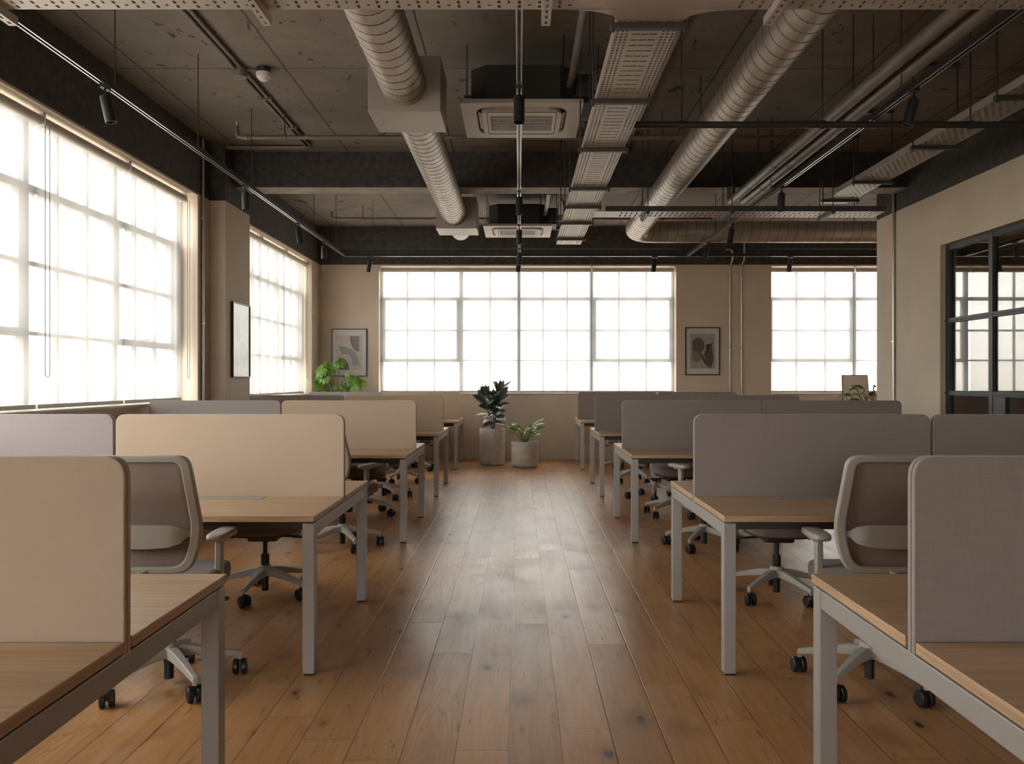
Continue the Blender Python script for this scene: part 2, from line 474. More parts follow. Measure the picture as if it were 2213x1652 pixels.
# column and beams
mb = MB().box(XL+.001, -3.27, 9.53, 10.39, 0, ZP, 0).box(XL+.001, -3.27, 9.53, 10.39, ZP, ZC-.001, 1)
struct(mb.build('column', [M['wall'],M['wall_dark']]), 'tan boxed column between the left windows', 'column')
mb = MB().box(XL+.001, XR-.001, 9.85, 10.17, 3.592, ZC-.001, 0).box(XL+.171, XR-.001, 9.85, 10.17, 3.585, 3.592, 1)
struct(mb.build('ceiling_beam', [M['wall_dark'],M['soffit']]), 'dark concrete beam crossing the ceiling', 'beam')
mb = MB().box(XL+.001, XR-.001, 14.62, YB-.001, 3.62, ZC-.001, 0)
struct(mb.build('ceiling_beam_far', [M['wall_dark']], bevel=.004), 'dark downstand along the back wall top', 'beam')
struct(MB().box(XL+.001, XR-.001, YB-.018, YB-.001, 0, .15).box(XL+.001, XR-.001, YB-.014, YB-.001, .15, .158).build('baseboard_back', M['wall']), 'tan baseboard along the back wall', 'baseboard')
struct(MB().box(XL+.001, XL+.018, YF, 9.52, 0, .15).box(XL+.001, XL+.018, 10.4, YB-.02, 0, .15).build('baseboard_left', M['wall']), 'tan baseboard along the left wall', 'baseboard')

# ------------------------------------------------------------------ windows
def window(name, axis, u0, u1, t, mulls, bays, label, opening=()):
    """t = depth of frame centre. bays: list of (a,b,npanes)"""
    root = bpy.data.objects.new(name, None); COL.objects.link(root); struct(root, label, 'window')
    mb = MB(); gb = MB()
    def bx(b, a0, a1, z0, z1, d):
        if axis == 'y': b.box(t-d, t+d, a0, a1, z0, z1)
        else: b.box(a0, a1, t-d, t+d, z0, z1)
    bx(mb, u0, u1, Z0, Z0+.05, .03); bx(mb, u0, u1, Z1-.05, Z1, .03)
    bx(mb, u0, u0+.05, Z0+.05, Z1-.05, .03); bx(mb, u1-.05, u1, Z0+.05, Z1-.05, .03)
    ztr, zth, zlo = 2.80, 2.245, 1.72
    for m in mulls: bx(mb, m-.035, m+.035, Z0+.05, Z1-.05, .032)
    for k, (a, b, n) in enumerate(bays):
        op = k in opening
        bx(mb, a, b, ztr-.03, ztr+.03, .03)
        bx(mb, a, b, zlo-.03, zlo+.03, .03) if op else bx(mb, a, b, zlo-.014, zlo+.014, .018)
        bx(mb, a, b, zth-.017, zth+.017, .018)
        for i in range(1, n):
            x = a + (b-a)*i/n
            bx(mb, x-.017, x+.017, Z0+.05, Z1-.05, .017)
        if op:
            bx(mb, a, a+.085, zlo, ztr, .028); bx(mb, b-.085, b, zlo, ztr, .028)
            x = (a+b)/2
            bx(mb, x-.045, x+.045, zlo+.035, zlo+.05, .045)
    mb.build('window_frame', M['win_frame'], root)
    if axis == 'y': gb.box(t-.003, t+.003, u0+.02, u1-.02, Z0+.02, Z1-.02)
    else: gb.box(u0+.02, u1-.02, t-.003, t+.003, Z0+.02, Z1-.02)
    gb.build('glass_pane', M['glass'], root)
    sb = MB()
    if axis == 'y': sb.box(XL-.20, XL+.03, u0+.001, u1-.001, Z0-.001, Z0+.022).box(XL-.20, XL+.001, u0+.001, u1-.001, Z0-.02, Z0)
    else: sb.box(u0+.001, u1-.001, YB-.03, YB+.20, Z0-.001, Z0+.022)
    sb.build('window_sill', M['sill'], root, bevel=.004)
    return root
b1 = [9.05, 7.725, 6.325, 4.92, 3.52, 2.12, .75]
window('window_1', 'y', *W1, XL-.235, b1[1:-1], [(b1[i+1], b1[i], 3) for i in range(6)], 'large gridded window nearest on the left wall', (0,2,4))
b2 = [10.46, 11.71, 12.94, 14.18]
window('window_2', 'y', *W2, XL-.235, b2[1:-1], [(b2[i], b2[i+1], 3) for i in range(3)], 'gridded window past the column on the left wall', (2,))
px = lambda p, y: (p-1122)*y/1850
YW = YB+.235
m3 = [px(997,YW), px(1121.5,YW), px(1278,YW)]
bb = [W3[0]] + m3 + [W3[1]]
window('window_3', 'x', *W3, YW, m3, [(bb[0],bb[1],3),(bb[1],bb[2],2),(bb[2],bb[3],3),(bb[3],bb[4],3)], 'wide gridded window centred on the back wall', (0,3))
m4 = [px(1845,YW)]
window('window_4', 'x', *W4, YW, m4, [(W4[0],m4[0],3),(m4[0],W4[1],3)], 'gridded window at the right of the back wall', (0,))

# plain unseen window added far behind the viewpoint to brighten the room
for nm, u0, u1 in (('added_window', -3.1, .45),):
    r_ = bpy.data.objects.new(nm, None); COL.objects.link(r_); struct(r_, 'unshaded window added behind the viewpoint to light the room', 'window')
    t = YF-.12; mb = MB()
    mb.box(u0, u1, t-.03, t+.03, .9, .95).box(u0, u1, t-.03, t+.03, 3.31, 3.36)
    for k in range(4):
        x = u0 + .025 + (u1-u0-.05)*k/3
        mb.box(x-.025, x+.025, t-.03, t+.03, .95, 3.31)
    mb.box(u0, u1, t-.02, t+.02, 2.68, 2.72)
    mb.build('window_frame', M['win_frame'], r_)
    MB().box(u0+.01, u1-.01, t-.003, t+.003, .91, 3.35).build('glass_pane', M['glass'], r_)
    MB().box(u0, u1, YF-.19, YF+.02, .88, .902).build('window_sill', M['sill'], r_)

# roller blinds
def blind(axis, a, b, label, clothmat, chain_at=None, group='roller blinds', zb=1.155):
    root = thing('roller_blind', label, 'blind', group=group)
    s = -1 if axis == 'y' else 1
    base = XL if axis == 'y' else YB
    t = base + s*.13
    zt = Z1-.065
    def P(u, d, z): return (base + s*d, u, z) if axis == 'y' else (u, base + s*d, z)
    mb = MB()
    mb.add([P(a,.131,zb+.03), P(b,.131,zb+.03), P(b,.131,zt), P(a,.131,zt)], [(0,1,2,3)])
    n = 10
    mb.build('blind_cloth', clothmat, root, fix=False)
    rb = MB(); rb.tube([P(a+.004,.098,zt+.004), P(b-.004,.098,zt+.004)], .036, 20)
    rb.build('roller_tube', M['blind_rail'], root, smooth=50)
    bb_ = MB()
    q0, q1 = P(a,.124,zb), P(b,.138,zb+.033)
    bb_.box(min(q0[0],q1[0]), max(q0[0],q1[0]), min(q0[1],q1[1]), max(q0[1],q1[1]), q0[2], q1[2])
    bb_.build('bottom_bar', M['blind_rail'], root, bevel=.003)
    for u in (a, b):
        kb = MB()
        q0, q1 = P(u-.003,.065,zt-.035), P(u+.003,.145,zt+.064)
        kb.box(min(q0[0],q1[0]), max(q0[0],q1[0]), min(q0[1],q1[1]), max(q0[1],q1[1]), q0[2], q1[2])
        kb.build('end_bracket', M['white'], root)
    if chain_at is not None:
        cb = MB(); u = chain_at
        pts = [P(u-.03,.07,zt), P(u-.03,.07,1.42)] + [P(u-.03*math.cos(PI*k/8),.07,1.42-.03*math.sin(PI*k/8)) for k in range(1,8)] + [P(u+.03,.07,1.42), P(u+.03,.07,zt)]
        cb.tube(pts, .0032, 6)
        cb.build('bead_chain', M['chain'], root, smooth=60)
    return root
names1 = ['cream roller blind at the right end of the near left window', 'cream roller blind in the middle of the near left window', 'cream roller blind at the left edge of the photo', None, None, None]
ch1 = [9.09, 6.37, None, None, None, None]
for i in range(6):
    if b1[i+1] < 3.0 and False: pass
    blind('y', b1[i+1]+.014, b1[i]-.014, names1[i] or ['cream roller blind just outside the frame on the near left window', 'cream roller blind beside the viewpoint on the left window', 'cream roller blind at the rear end of the left window'][i-3], M['blind_side'], ch1[i], zb=1.155 if i < 3 else 2.0)  # blinds out of view are left part raised to let in more daylight
for i, nm in enumerate(['cream roller blind next to the column on the far left window', 'cream roller blind in the middle of the far left window', 'cream roller blind nearest the corner on the far left window']):
    blind('y', b2[i]+.014, b2[i+1]-.014, nm, M['blind_side'], 14.19 if i == 2 else None)
YC = YB+.131
for (p0, p1, nm) in [(824,1119.5,'white roller blind over the left half of the back window'), (1123.5,1276.5,'narrow white roller blind on the centre right of the back window'), (1280,1455.5,'white roller blind at the right end of the back window')]:
    blind('x', px(p0,YC), px(p1,YC), nm, M['blind_back'])
blind('x', W4[0]+.02, px(1843.5,YC), 'white roller blind on the window right of the conduits', M['blind_back'])
blind('x', px(1847,YC), W4[1]-.03, 'white roller blind partly hidden by the partition wall edge', M['blind_back'])

# meeting-room glazing
root = bpy.data.objects.new('window_5', None); COL.objects.link(root); struct(root, 'black framed internal glazing of the meeting room', 'window')
fx0, fx1 = XP+.06, XP+.11
mb = MB()
mb.box(fx0, fx1, OP[0], OP[1], OP[3]-.06, OP[3]-.002); mb.box(fx0, fx1, OP[0], OP[1], OP[2]+.002, OP[2]+.06)
mulls = [9.05, 8.22, 7.0, 5.8, 4.5, 3.24]
for m in mulls: mb.box(fx0-.005, fx1+.005, m-.035, m+.035, OP[2]+.01, OP[3]-.01)
for z in (2.0, 1.235):
    mb.box(fx0-.002, fx1+.002, OP[0], OP[1], z-.026, z+.026)
    mb.box(fx0-.012, fx1+.012, OP[0], OP[1], z-.008, z+.008)
mb.box(fx0, fx1, 7.98, 8.19, .12, 1.21)
mb.build('window_frame', M['frame_black'], root, bevel=.003)
MB().box(XP+.082, XP+.088, OP[0]+.01, OP[1]-.01, OP[2]+.03, OP[3]-.03).build('glass_pane', M['glass_dark'], root)

# ------------------------------------------------------------------ benches
LX = [(-.945,-2.183),(-2.193,-3.405)]
RX = [(.945,2.226),(2.236,3.515)]
ROWS = [2.07, 4.645, 7.88, 10.74, 13.84]
HD = .70
ORD = ['nearest', 'second', 'third', 'fourth', 'farthest']
def bench(xs, label, group):
    """built around x of the aisle end = 0 running to -L or +L"""
    s = 1 if xs[0][0] > 0 else -1
    x0 = xs[0][0]
    root = thing('office_bench', label, 'desk', group=group)
    for (a, b) in xs:
        lo, hi = sorted((a-x0, b-x0))
        for sg in (-1, 1):
            y0, y1 = sorted((sg*.028, sg*HD))
            MB().box(lo, hi, y0, y1, .712, .740).build('desktop', M['wood'], root, bevel=.0025)
        for sg in (-1, 1):
            cx = (lo+hi)/2 - s*.02
            y0, y1 = sorted((sg*.05, sg*.15))
            MB().box(cx-.19, cx+.19, y0, y1, .7395, .7425).build('cable_flap', M['steel'], root, bevel=.001)
    xe = [0, xs[0][1]-x0, xs[1][1]-x0]
    for i, xx in enumerate(xe):
        if i == 0: lo, hi = sorted((0, s*.06))
        elif i == 2: lo, hi = sorted((xx, xx-s*.06))
        else: lo, hi = xx-.03, xx+.03
        lo += .002; hi -= .002
        for sg in (-1, 1):
            y0, y1 = sorted((sg*(HD-.012), sg*(HD-.072)))
            if i == 1: y0, y1 = sorted((sg*(HD-.16), sg*(HD-.22)))
            MB().box(lo, hi, y0, y1, .008, .705, 0).box(lo+.004, hi-.004, y0+.004, y1-.004, 0, .008, 1).build('leg', [M['steel'],M['black']], root, bevel=.003)
        e = HD-.0725 if i != 1 else HD-.2205
        MB().box(lo+.003, hi-.003, -e, e, .645, .704, 0).box(lo+.012, hi-.012, -e, -.03, .704, .712, 1).box(lo+.012, hi-.012, .03, e, .704, .712, 1).build('end_rail', [M['steel'],M['black']], root, bevel=.0025)
    lo, hi = sorted((s*.065, xs[1][1]-x0-s*.065))
    for sg in (-1, 1):
        y0, y1 = sorted((sg*(HD-.10), sg*(HD-.14)))
        MB().box(lo, hi, y0, y1, .662, .711).build('long_beam', M['dark_under'], root)
    return root
def screen(x0, x1, mat, trim, label, group):
    root = thing('desk_divider', label, 'desk divider', group=group)
    w = abs(x1-x0)
    out = rpoly([(-w/2,0),(w/2,0),(w/2,.478),(-w/2,.478)], [.004,.004,.052,.052], 8)
    inn = rpoly([(-w/2+.006,.004),(w/2-.006,.004),(w/2-.006,.472),(-w/2+.006,.472)], [.004,.004,.048,.048], 8)
    for sg in (-1, 1):
        a, b = sorted((sg*.0022, sg*.0185))
        MB().prism(out, a, b, lambda p, q, t: (p, t, q)).build('fabric_panel', mat, root, bevel=.0055, seg=3, smooth=50)
    MB().prism(inn, -.003, .003, lambda p, q, t: (p, t, q)).build('edge_seam', trim, root)
    return root
gB = 'bench desks in two rows'
for side, xs, nm in ((-1, LX, 'left'), (1, RX, 'right')):
    proto = None
    for i, y in enumerate(ROWS):
        lab = f'{ORD[i]} oak topped bench desk on the {nm} side of the aisle'
        x = xs[0][0]
        if proto is None:
            proto = bench(xs, lab, gB); proto.location = (x, y, 0)
        else: dup(proto, lab, (x, y, 0))
    for k, (a, b) in enumerate(xs):
        if side < 0:
            mats = [('beige','trim_beige')]*5 if k == 0 else [('grey_light','trim_grey'),('grey_light','trim_grey'),('grey_light','trim_grey'),('grey_felt','trim_grey'),('grey_light','trim_grey')]
        else: mats = [('grey_felt','trim_grey')]*5
        protos = {}
        for i, y in enumerate(ROWS):
            col = {'beige':'beige','grey_light':'light grey','grey_felt':'dark grey'}[mats[i][0]]
            where = {(-1,0):'aisle end of the {} left bench', (-1,1):'window end of the {} left bench', (1,0):'aisle end of the {} right bench', (1,1):'partition end of the {} right bench'}[(side,k)].format(ORD[i])
            lab = f'{col} fabric desk divider on the {where}'
            loc = ((a+b)/2, y, .7045)
            if mats[i][0] not in protos:
                o = screen(a + (.004 if a<b else -.004), b, M[mats[i][0]], M[mats[i][1]], lab, 'desk dividers'); o.location = loc
                protos[mats[i][0]] = o
            else: dup(protos[mats[i][0]], lab, loc)

# ------------------------------------------------------------------ chairs
def yb(z):  # backrest plane, chair faces +y
    t = (z-.56)/.5
    return -.285 - .105*t + .03*math.sin(PI*min(1, max(0, t*1.5)))
def make_chair(label):
    root = thing('office_chair', label, 'chair', group='office chairs')
    op = [(-.195,.560),(.195,.560),(.246,.735),(.222,1.062),(-.222,1.062),(-.246,.735)]
    ip = [(-.160,.588),(.160,.588),(.203,.735),(.184,1.032),(-.184,1.032),(-.203,.735)]
    o_ = rpoly(op, [.06,.06,.09,.055,.055,.09], 7); i_ = rpoly(ip, [.05,.05,.09,.035,.035,.09], 7)
    MB().ring(o_, i_, -.017, .017, lambda p, q, t: (p, yb(q)+t+.35*p*p, q)).build('back_frame', M['chair_grey'], root, bevel=.008, seg=3, smooth=50)
    # mesh panel
    def half(z):
        if z < .735: return .160 + (.203-.160)*(z-.588)/(.735-.588)
        return .203 + (.184-.203)*(z-.735)/(1.032-.735)
    mb = MB(); nz, nx = 18, 12; vs = []
    for j in range(nz+1):
        z = .575 + (1.045-.575)*j/nz
        hw = half(min(1.032, max(.588, z))) + .008
        if z < .60: hw -= .02*(.60-z)/.025
        if z > 1.02: hw -= .012*(z-1.02)/.025
        for k in range(nx+1):
            x = -hw + 2*hw*k/nx
            vs.append((x, yb(z)+.012+.35*x*x, z))
    fs = [(j*(nx+1)+k, j*(nx+1)+k+1, (j+1)*(nx+1)+k+1, (j+1)*(nx+1)+k) for j in range(nz) for k in range(nx)]
    mo = mb.add(vs, fs).build('mesh_back', M['mesh'], root, smooth=180)
    so = mo.modifiers.new('solid', 'SOLIDIFY'); so.thickness = .006
    # lumbar band
    half_o = [(-.205,.712),(-.178,.712),(-.160,.688),(-.11,.674),(0,.668),(.11,.674),(.160,.688),(.178,.712),(.205,.712),(.205,.738),(.178,.738),(.160,.757),(.12,.764),(0,.766),(-.12,.764),(-.160,.757),(-.178,.738),(-.205,.738)]
    n = len(half_o); mb = MB()
    nb = 14; vs = []; fs = []
    lo = [(-.205,.712),(-.180,.712),(-.158,.688),(-.11,.674),(-.05,.669),(0,.668),(.05,.669),(.11,.674),(.158,.688),(.180,.712),(.205,.712)]
    hi = [(-.205,.738),(-.180,.738),(-.158,.757),(-.11,.765),(-.05,.767),(0,.767),(.05,.767),(.11,.765),(.158,.757),(.180,.738),(.205,.738)]
    for dy in (-.030, -.020):
        for (a, b) in zip(lo, hi):
            for t in (0, .33, .67, 1):
                x = a[0]; z = a[1] + (b[1]-a[1])*t
                vs.append((x, yb(.72) + dy + .35*x*x + (.02 if abs(x) > .17 else 0), z))
    L = len(lo)
    for i in range(L-1):
        for k in range(3):
            q = (i*4+k, i*4+k+1, (i+1)*4+k+1, (i+1)*4+k)
            fs.append(q); fs.append(tuple(x+L*4 for x in reversed(q)))
        for k in (0, 3):
            fs.append((i*4+k, (i+1)*4+k, (i+1)*4+k+L*4, i*4+k+L*4))
    mb.add(vs, fs).build('lumbar_support', M['chair_grey'], root, smooth=50)
    # seat
    mb = MB()
    def warp(x, y, z):
        if y > .10: z -= 1.1*(y-.10)**2
        z += .10*x*x
        return x*(1-.10*max(0, y)/.24), y, z
    superell(mb, .240, .245, .052, .42, .42, 0, .035, .474, 40, 14, warp=warp)
    mb.build('seat', M['seat'], root, smooth=180)
    mb = MB(); superell(mb, .215, .21, .022, .5, .4, 0, .02, .424, 28, 8, warp=warp)
    mb.build('seat_pan', M['dark_under'], root, smooth=180)
    # spine holding the back
    mb = MB()
    mb.tube(fillet([(0,-.10,.385),(0,-.27,.40),(0,yb(.58)-.01,.575)], .07), .021, 10)
    mb.build('back_bracket', M['chair_grey'], root, smooth=50)
    # mechanism + levers
    mb = MB().prism(rrect(.19,.20,.03), .352, .400, lambda a, b, t: (a, b-.01, t))
    mb.build('tilt_mechanism', M['black'], root, bevel=.01)
    for sg in (-1, 1):
        mb = MB().tube([(sg*.08,.02,.378),(sg*.19,.03,.376)], .008, 8)
        st = len(mb.v)
        mb.prism(rrect(.075,.03,.01), -.007, .007, lambda a, b, t: (a+sg*.22, b+.033, t+.374))
        mb.build('lever', M['black'], root, bevel=.003)
    # arms
    for sg in (-1, 1):
        pts = fillet([(sg*.09,.0,.392),(sg*.222,.0,.385),(sg*.226,.0,.66)], .05)
        mb = MB()
        vs = []
        P = [Vector(p) for p in pts]
        prof = [(-.017,-.028),(.017,-.028),(.017,.028),(-.017,.028)]
        for i, p in enumerate(P):
            t = (P[min(i+1,len(P)-1)]-P[max(i-1,0)]).normalized()
            nrm = Vector((t.z, 0, -t.x))
            k = 1 - .22*i/len(P)
            for (a, b) in prof: vs.append(p + nrm*a*.9 + Vector((0,1,0))*b*k)
        fs = []
        for i in range(len(P)-1):
            for k in range(4):
                fs.append((i*4+k, i*4+(k+1)%4, (i+1)*4+(k+1)%4, (i+1)*4+k))
        fs += [(3,2,1,0), tuple(range((len(P)-1)*4, len(P)*4))]
        arm = mb.add(vs, fs).build('armrest', M['chair_grey'], root, bevel=.006, smooth=50)
        mb = MB()
        superell(mb, .044, .128, .017, .45, .5, sg*.232, .015, .672, 28, 8)
        mb.box(sg*.232-.03, sg*.232+.03, -.05, .05, .648, .66)
        mb.build('arm_pad', M['chair_grey'], arm, smooth=60)
    # gas lift
    mb = MB().lathe([(.0,.36),(.0135,.36),(.0135,.262),(.026,.262),(.026,.178)], 20)
    mb.lathe([(.024,.13),(.024,.105),(.021,.105),(.021,.028),(.0,.028)], 20)
    mb.build('gas_lift', M['black'], root, smooth=40)
    # star base
    mb = MB()
    mb.lathe([(.027,.192),(.036,.190),(.043,.175),(.043,.130),(.036,.122),(.0,.122)], 24)
    for k in range(5):
        a = R(90+72*k + 18)
        st = len(mb.v)
        segs = [(.030,.150,.029,.024),(.10,.146,.026,.0215),(.20,.126,.021,.0165),(.29,.104,.017,.0135),(.315,.098,.015,.0125)]
        vs = []
        for (r_, z, hw, hh) in segs:
            vs += [(r_,-hw,z-hh),(r_,hw,z-hh),(r_,hw*.72,z+hh),(r_,-hw*.72,z+hh)]
        fs = [(3,2,1,0), (16,17,18,19)]
        for i in range(4):
            for q in range(4): fs.append((i*4+q, i*4+(q+1)%4, (i+1)*4+(q+1)%4, (i+1)*4+q))
        mb.add(vs, fs)
        mb.tube([(.305,0,.10),(.305,0,.073)], .012, 10)
        mb.xform(Matrix.Rotation(a, 4, 'Z'), st)
    mb.build('star_base', M['chair_grey'], root, bevel=.004, smooth=45)
    for k in range(5):
        a = R(90+72*k + 18)
        ca = MB()
        for sg in (-1, 1):
            prof = [(0,-.013),(.030,-.013),(.0355,-.008),(.0355,.008),(.030,.012),(.010,.014),(0,.014)]
            st = len(ca.v)
            ca.lathe(prof, 22)
            ca.xform(Matrix.Translation((0, sg*.0185, .0357)) @ Matrix.Rotation(R(90), 4, 'X'), st)
        ca.tube([(0,-.03,.0357),(0,.03,.0357)], .009, 8)
        ca.box(-.018,.018,-.0045,.0045,.03,.078)
        ca.xform(Matrix.Translation((.305*math.cos(a), .305*math.sin(a), 0)) @ Matrix.Rotation(a*1.7+k*1.1, 4, 'Z') @ Matrix.Translation((.012,0,0)))
        ca.build('caster', M['black'], root, smooth=40)
    return root
# (side, row, near?) -> position and turn of the whole chair
CH = []
for side, nm in ((-1,'left'), (1,'right')):
    for i in (1,2,3,4):
        for near in (1, 0):
            if i == 4 and not near: continue
            y = ROWS[i] + (-HD-.09 if near else HD+.09)
            x = side*1.575
            CH.append((x, y, 0 if near else PI, f'grey office chair with taupe back on the {"near" if near else "far"} side of the {ORD[i]} {nm} bench', side, i, near))
pose = {(-1,1,1):(-1.575,3.85,2,24), (1,1,1):(1.575,3.85,-3,6), (-1,2,1):(-1.45,7.03,-20,12), (1,2,1):(1.52,7.03,22,20),
        (-1,1,0):(-1.62,5.46,183,46), (1,1,0):(1.63,5.42,176,6)}
c0 = None
jit = random.Random(3)
for (x, y, rz, lab, side, i, near) in CH:
    a = rz + R(jit.uniform(-9, 9)); star = jit.uniform(0, 72)
    if (side,i,near) in pose: x, y, d, star = pose[(side,i,near)]; a = R(d)
    if c0 is None:
        c = c0 = make_chair(lab); c0.location = (x,y,0); c0.rotation_euler = (0,0,a)
    else: c = dup(c0, lab, (x,y,0), a)
    for ch in c.children:       # the star base swivels on its own
        if ch.name.split('.')[0] in ('star_base', 'caster'): ch.rotation_euler = (0,0,R(star-108)-a)

# ------------------------------------------------------------------ ducts
def sweep_duct(path, r, name, parent, pitch=.125, n=36, seam=True):
    P = [Vector(p) for p in path]
    mb = MB(); mb.tube(P, r, n, 0)
    o = mb.build(name, M['duct'], parent, smooth=50)
    # helical lock seam
    cum = [0]
    for i in range(1, len(P)): cum.append(cum[-1] + (P[i]-P[i-1]).length)
    def at(s):
        for i in range(1, len(P)):
            if s <= cum[i] or i == len(P)-1:
                t = (s-cum[i-1])/max(1e-9, cum[i]-cum[i-1])
                p = P[i-1].lerp(P[i], t)
                d0 = (P[i]-P[i-1]).normalized()
                dp = (P[i+1]-P[i]).normalized() if i+1 < len(P) else d0
                dm = (P[i-1]-P[i-2]).normalized() if i >= 2 else d0
                d = (dm+d0).normalized().lerp((d0+dp).normalized(), t).normalized()
                return p, d
    sb = MB(); steps = int(cum[-1]/pitch*28); vs = []
    for k in range(steps+1):
        s = .004 + (cum[-1]-.008)*k/steps
        p, d = at(s); u = d.cross(Vector((0,0,1))).normalized(); w = u.cross(d)
        a = 2*PI*s/pitch
        rad = u*math.cos(a) + w*math.sin(a)
        c = p + rad*(r-.001)
        vs += [c - d*.0042, c + rad*.0032, c + d*.0042]
    fs = []
    for k in range(steps):
        i = k*3
        fs += [(i,i+1,i+4,i+3), (i+1,i+2,i+5,i+4)]
    sb.add(vs, fs).build('spiral_seam', M['duct_seam'], o, smooth=180, fix=False)
    return o
DX, DZ, DR = -.795, 3.405, .155
root = thing('air_duct', 'straight spiral air duct with two square boxes left of centre', 'duct', (0,0,0))
sweep_duct([(DX,2.2+.5*i,DZ) for i in range(8)] + [(DX,5.885,DZ)], DR, 'duct_pipe', root)
sweep_duct([(DX,6.38+.5*i,DZ) for i in range(9)] + [(DX,10.42,DZ)], DR, 'duct_pipe', root)
sweep_duct([(DX,10.88,DZ),(DX,11.2,DZ),(DX,11.65,DZ)], DR-.025, 'duct_pipe', root)
for y0 in (5.88, 10.40):
    cx = DX + (.005 if y0 < 7 else .03)
    mb = MB().box(cx-.25, cx+.25, y0, y0+.5, 3.215, 3.60)
    mb.build('plenum_box', M['box_metal'], root, bevel=.004)
DX2 = 1.57
root = thing('air_duct', 'long spiral air duct bending right along the back wall', 'duct')
path = [(DX2, 2.2+.6*i, DZ) for i in range(15)]
yc = 11.75
cx, cy, rr = DX2+.30, yc-.30, .30
path = [p for p in path if p[1] < cy-.1] + [(cx-rr*math.cos(PI/2*k/10), cy+rr*math.sin(PI/2*k/10), DZ) for k in range(11)] + [(2.4+.6*i, yc, DZ) for i in range(9)]
sweep_duct(path, DR-.008, 'duct_pipe', root)
for (x, y) in ((2.9,yc),(4.6,yc),(DX2,4.5),(DX2,7.4)):
    MB().tube([(x, y, DZ+DR-.01), (x, y, ZC)], .006, 6).build('hanger_rod', M['tray_dark'], root)

# ------------------------------------------------------------------ perforated trays
def perf(u0, u1, v0, v1, holes, mapf, name, mat, parent):
    """sheet u x v with rectangular holes (list of (a,b,c,d)); mapf(u,v)->xyz"""
    us = sorted({round(x, 5) for x in [u0,u1] + [h[0] for h in holes] + [h[1] for h in holes]})
    vs_ = sorted({round(x, 5) for x in [v0,v1] + [h[2] for h in holes] + [h[3] for h in holes]})
    ui = {u: i for i, u in enumerate(us)}; vi = {v: i for i, v in enumerate(vs_)}
    hole = set()
    for (a, b, c, d) in holes:
        for i in range(ui[round(a,5)], ui[round(b,5)]):
            for j in range(vi[round(c,5)], vi[round(d,5)]): hole.add((i, j))
    mb = MB(); nu = len(us)
    mb.v = [mapf(u, v) for v in vs_ for u in us]
    for j in range(len(vs_)-1):
        for i in range(nu-1):
            if (i, j) in hole: continue
            k = j*nu+i
            mb.f.append((k, k+1, k+nu+1, k+nu)); mb.m.append(0)
    o = mb.build(name, mat, parent, fix=False)
    s = o.modifiers.new('solid', 'SOLIDIFY'); s.thickness = .0025; s.offset = 0
    return o
ZT = 3.082
# long tray along the aisle
TX, TW = .622, .152
root = thing('cable_tray', 'long perforated cable tray running down the ceiling right of centre', 'cable tray')
ty0, ty1 = 3.96, 10.78
holes = []
y = ty0+.05
k = 0
while y < ty1-.04:
    for u in (-.137,-.113,-.089, .089,.113,.137):
        holes.append((TX+u-.006, TX+u+.006, y, y+.020))
    if k % 2 == 0:
        for (a, b) in ((-.062,-.024),(-.020,.020),(.024,.062)):
            holes.append((TX+a, TX+b, y+.003, y+.019))
    y += .036; k += 1
perf(TX-TW, TX+TW, ty0, ty1, holes, lambda u, v: (u, v, ZT), 'perforated_base', M['tray'], root)
for sg in (-1, 1):
    mb = MB()
    a, b = sorted((TX+sg*TW, TX+sg*(TW-.003)))
    mb.box(a, b, ty0, ty1, ZT+.0015, ZT+.055)
    a, b = sorted((TX+sg*TW, TX+sg*(TW-.014)))
    mb.box(a, b, ty0, ty1, ZT+.053, ZT+.056)
    mb.build('side_rail', M['tray'], root)
for yy in (4.11, 5.22, 6.31, 7.60, 8.4, 9.26, 10.3):
    mb = MB().box(TX-.185, TX+.185, yy-.02, yy+.02, ZT-.030, ZT-.0015)
    mb.build('support_bar', M['tray_dark'], root, bevel=.003)
    for sg in (-1, 1):
        mb = MB().tube([(TX+sg*.172, yy, ZT-.045), (TX+sg*.172, yy, ZC)], .0055, 6)
        mb.tube([(TX+sg*.172, yy, ZT-.040), (TX+sg*.172, yy, ZT-.030)], .010, 6)
        mb.build('hanger_rod', M['tray_dark'], root)
# near cross tray at the top of the picture
root = thing('cable_tray', 'wide perforated cable tray crossing the top edge of the photo', 'cable tray')
cy0, cy1 = 3.58, 3.955
holes = []
x = -2.95; k = 0
while x < 4.0:
    if abs(x - TX) > .36:
        m = k % 4
        if m in (0, 2):
            for v in (.03,.075,.12,.165,.21,.255,.30,.345): holes.append((x, x+.014, cy0+v-.015, cy0+v+.015))
        elif m == 1:
            for v in (.06,.15,.24,.33): holes.append((x, x+.016, cy0+v-.008, cy0+v+.008))
        else:
            for v in (.09,.19,.30): holes.append((x, x+.010, cy0+v-.014, cy0+v+.014))
    x += .046; k += 1
perf(-3.05, 4.1, cy0, cy1, holes, lambda u, v: (u, v, ZT), 'perforated_base', M['tray'], root)
for q in ((-3.05, TX-.30, cy1-.003, cy1), (TX+.30, 4.1, cy1-.003, cy1), (-3.05, 4.1, cy0, cy0+.003)):
    MB().box(*q, ZT+.0015, ZT+.055).build('side_rail', M['tray'], root)
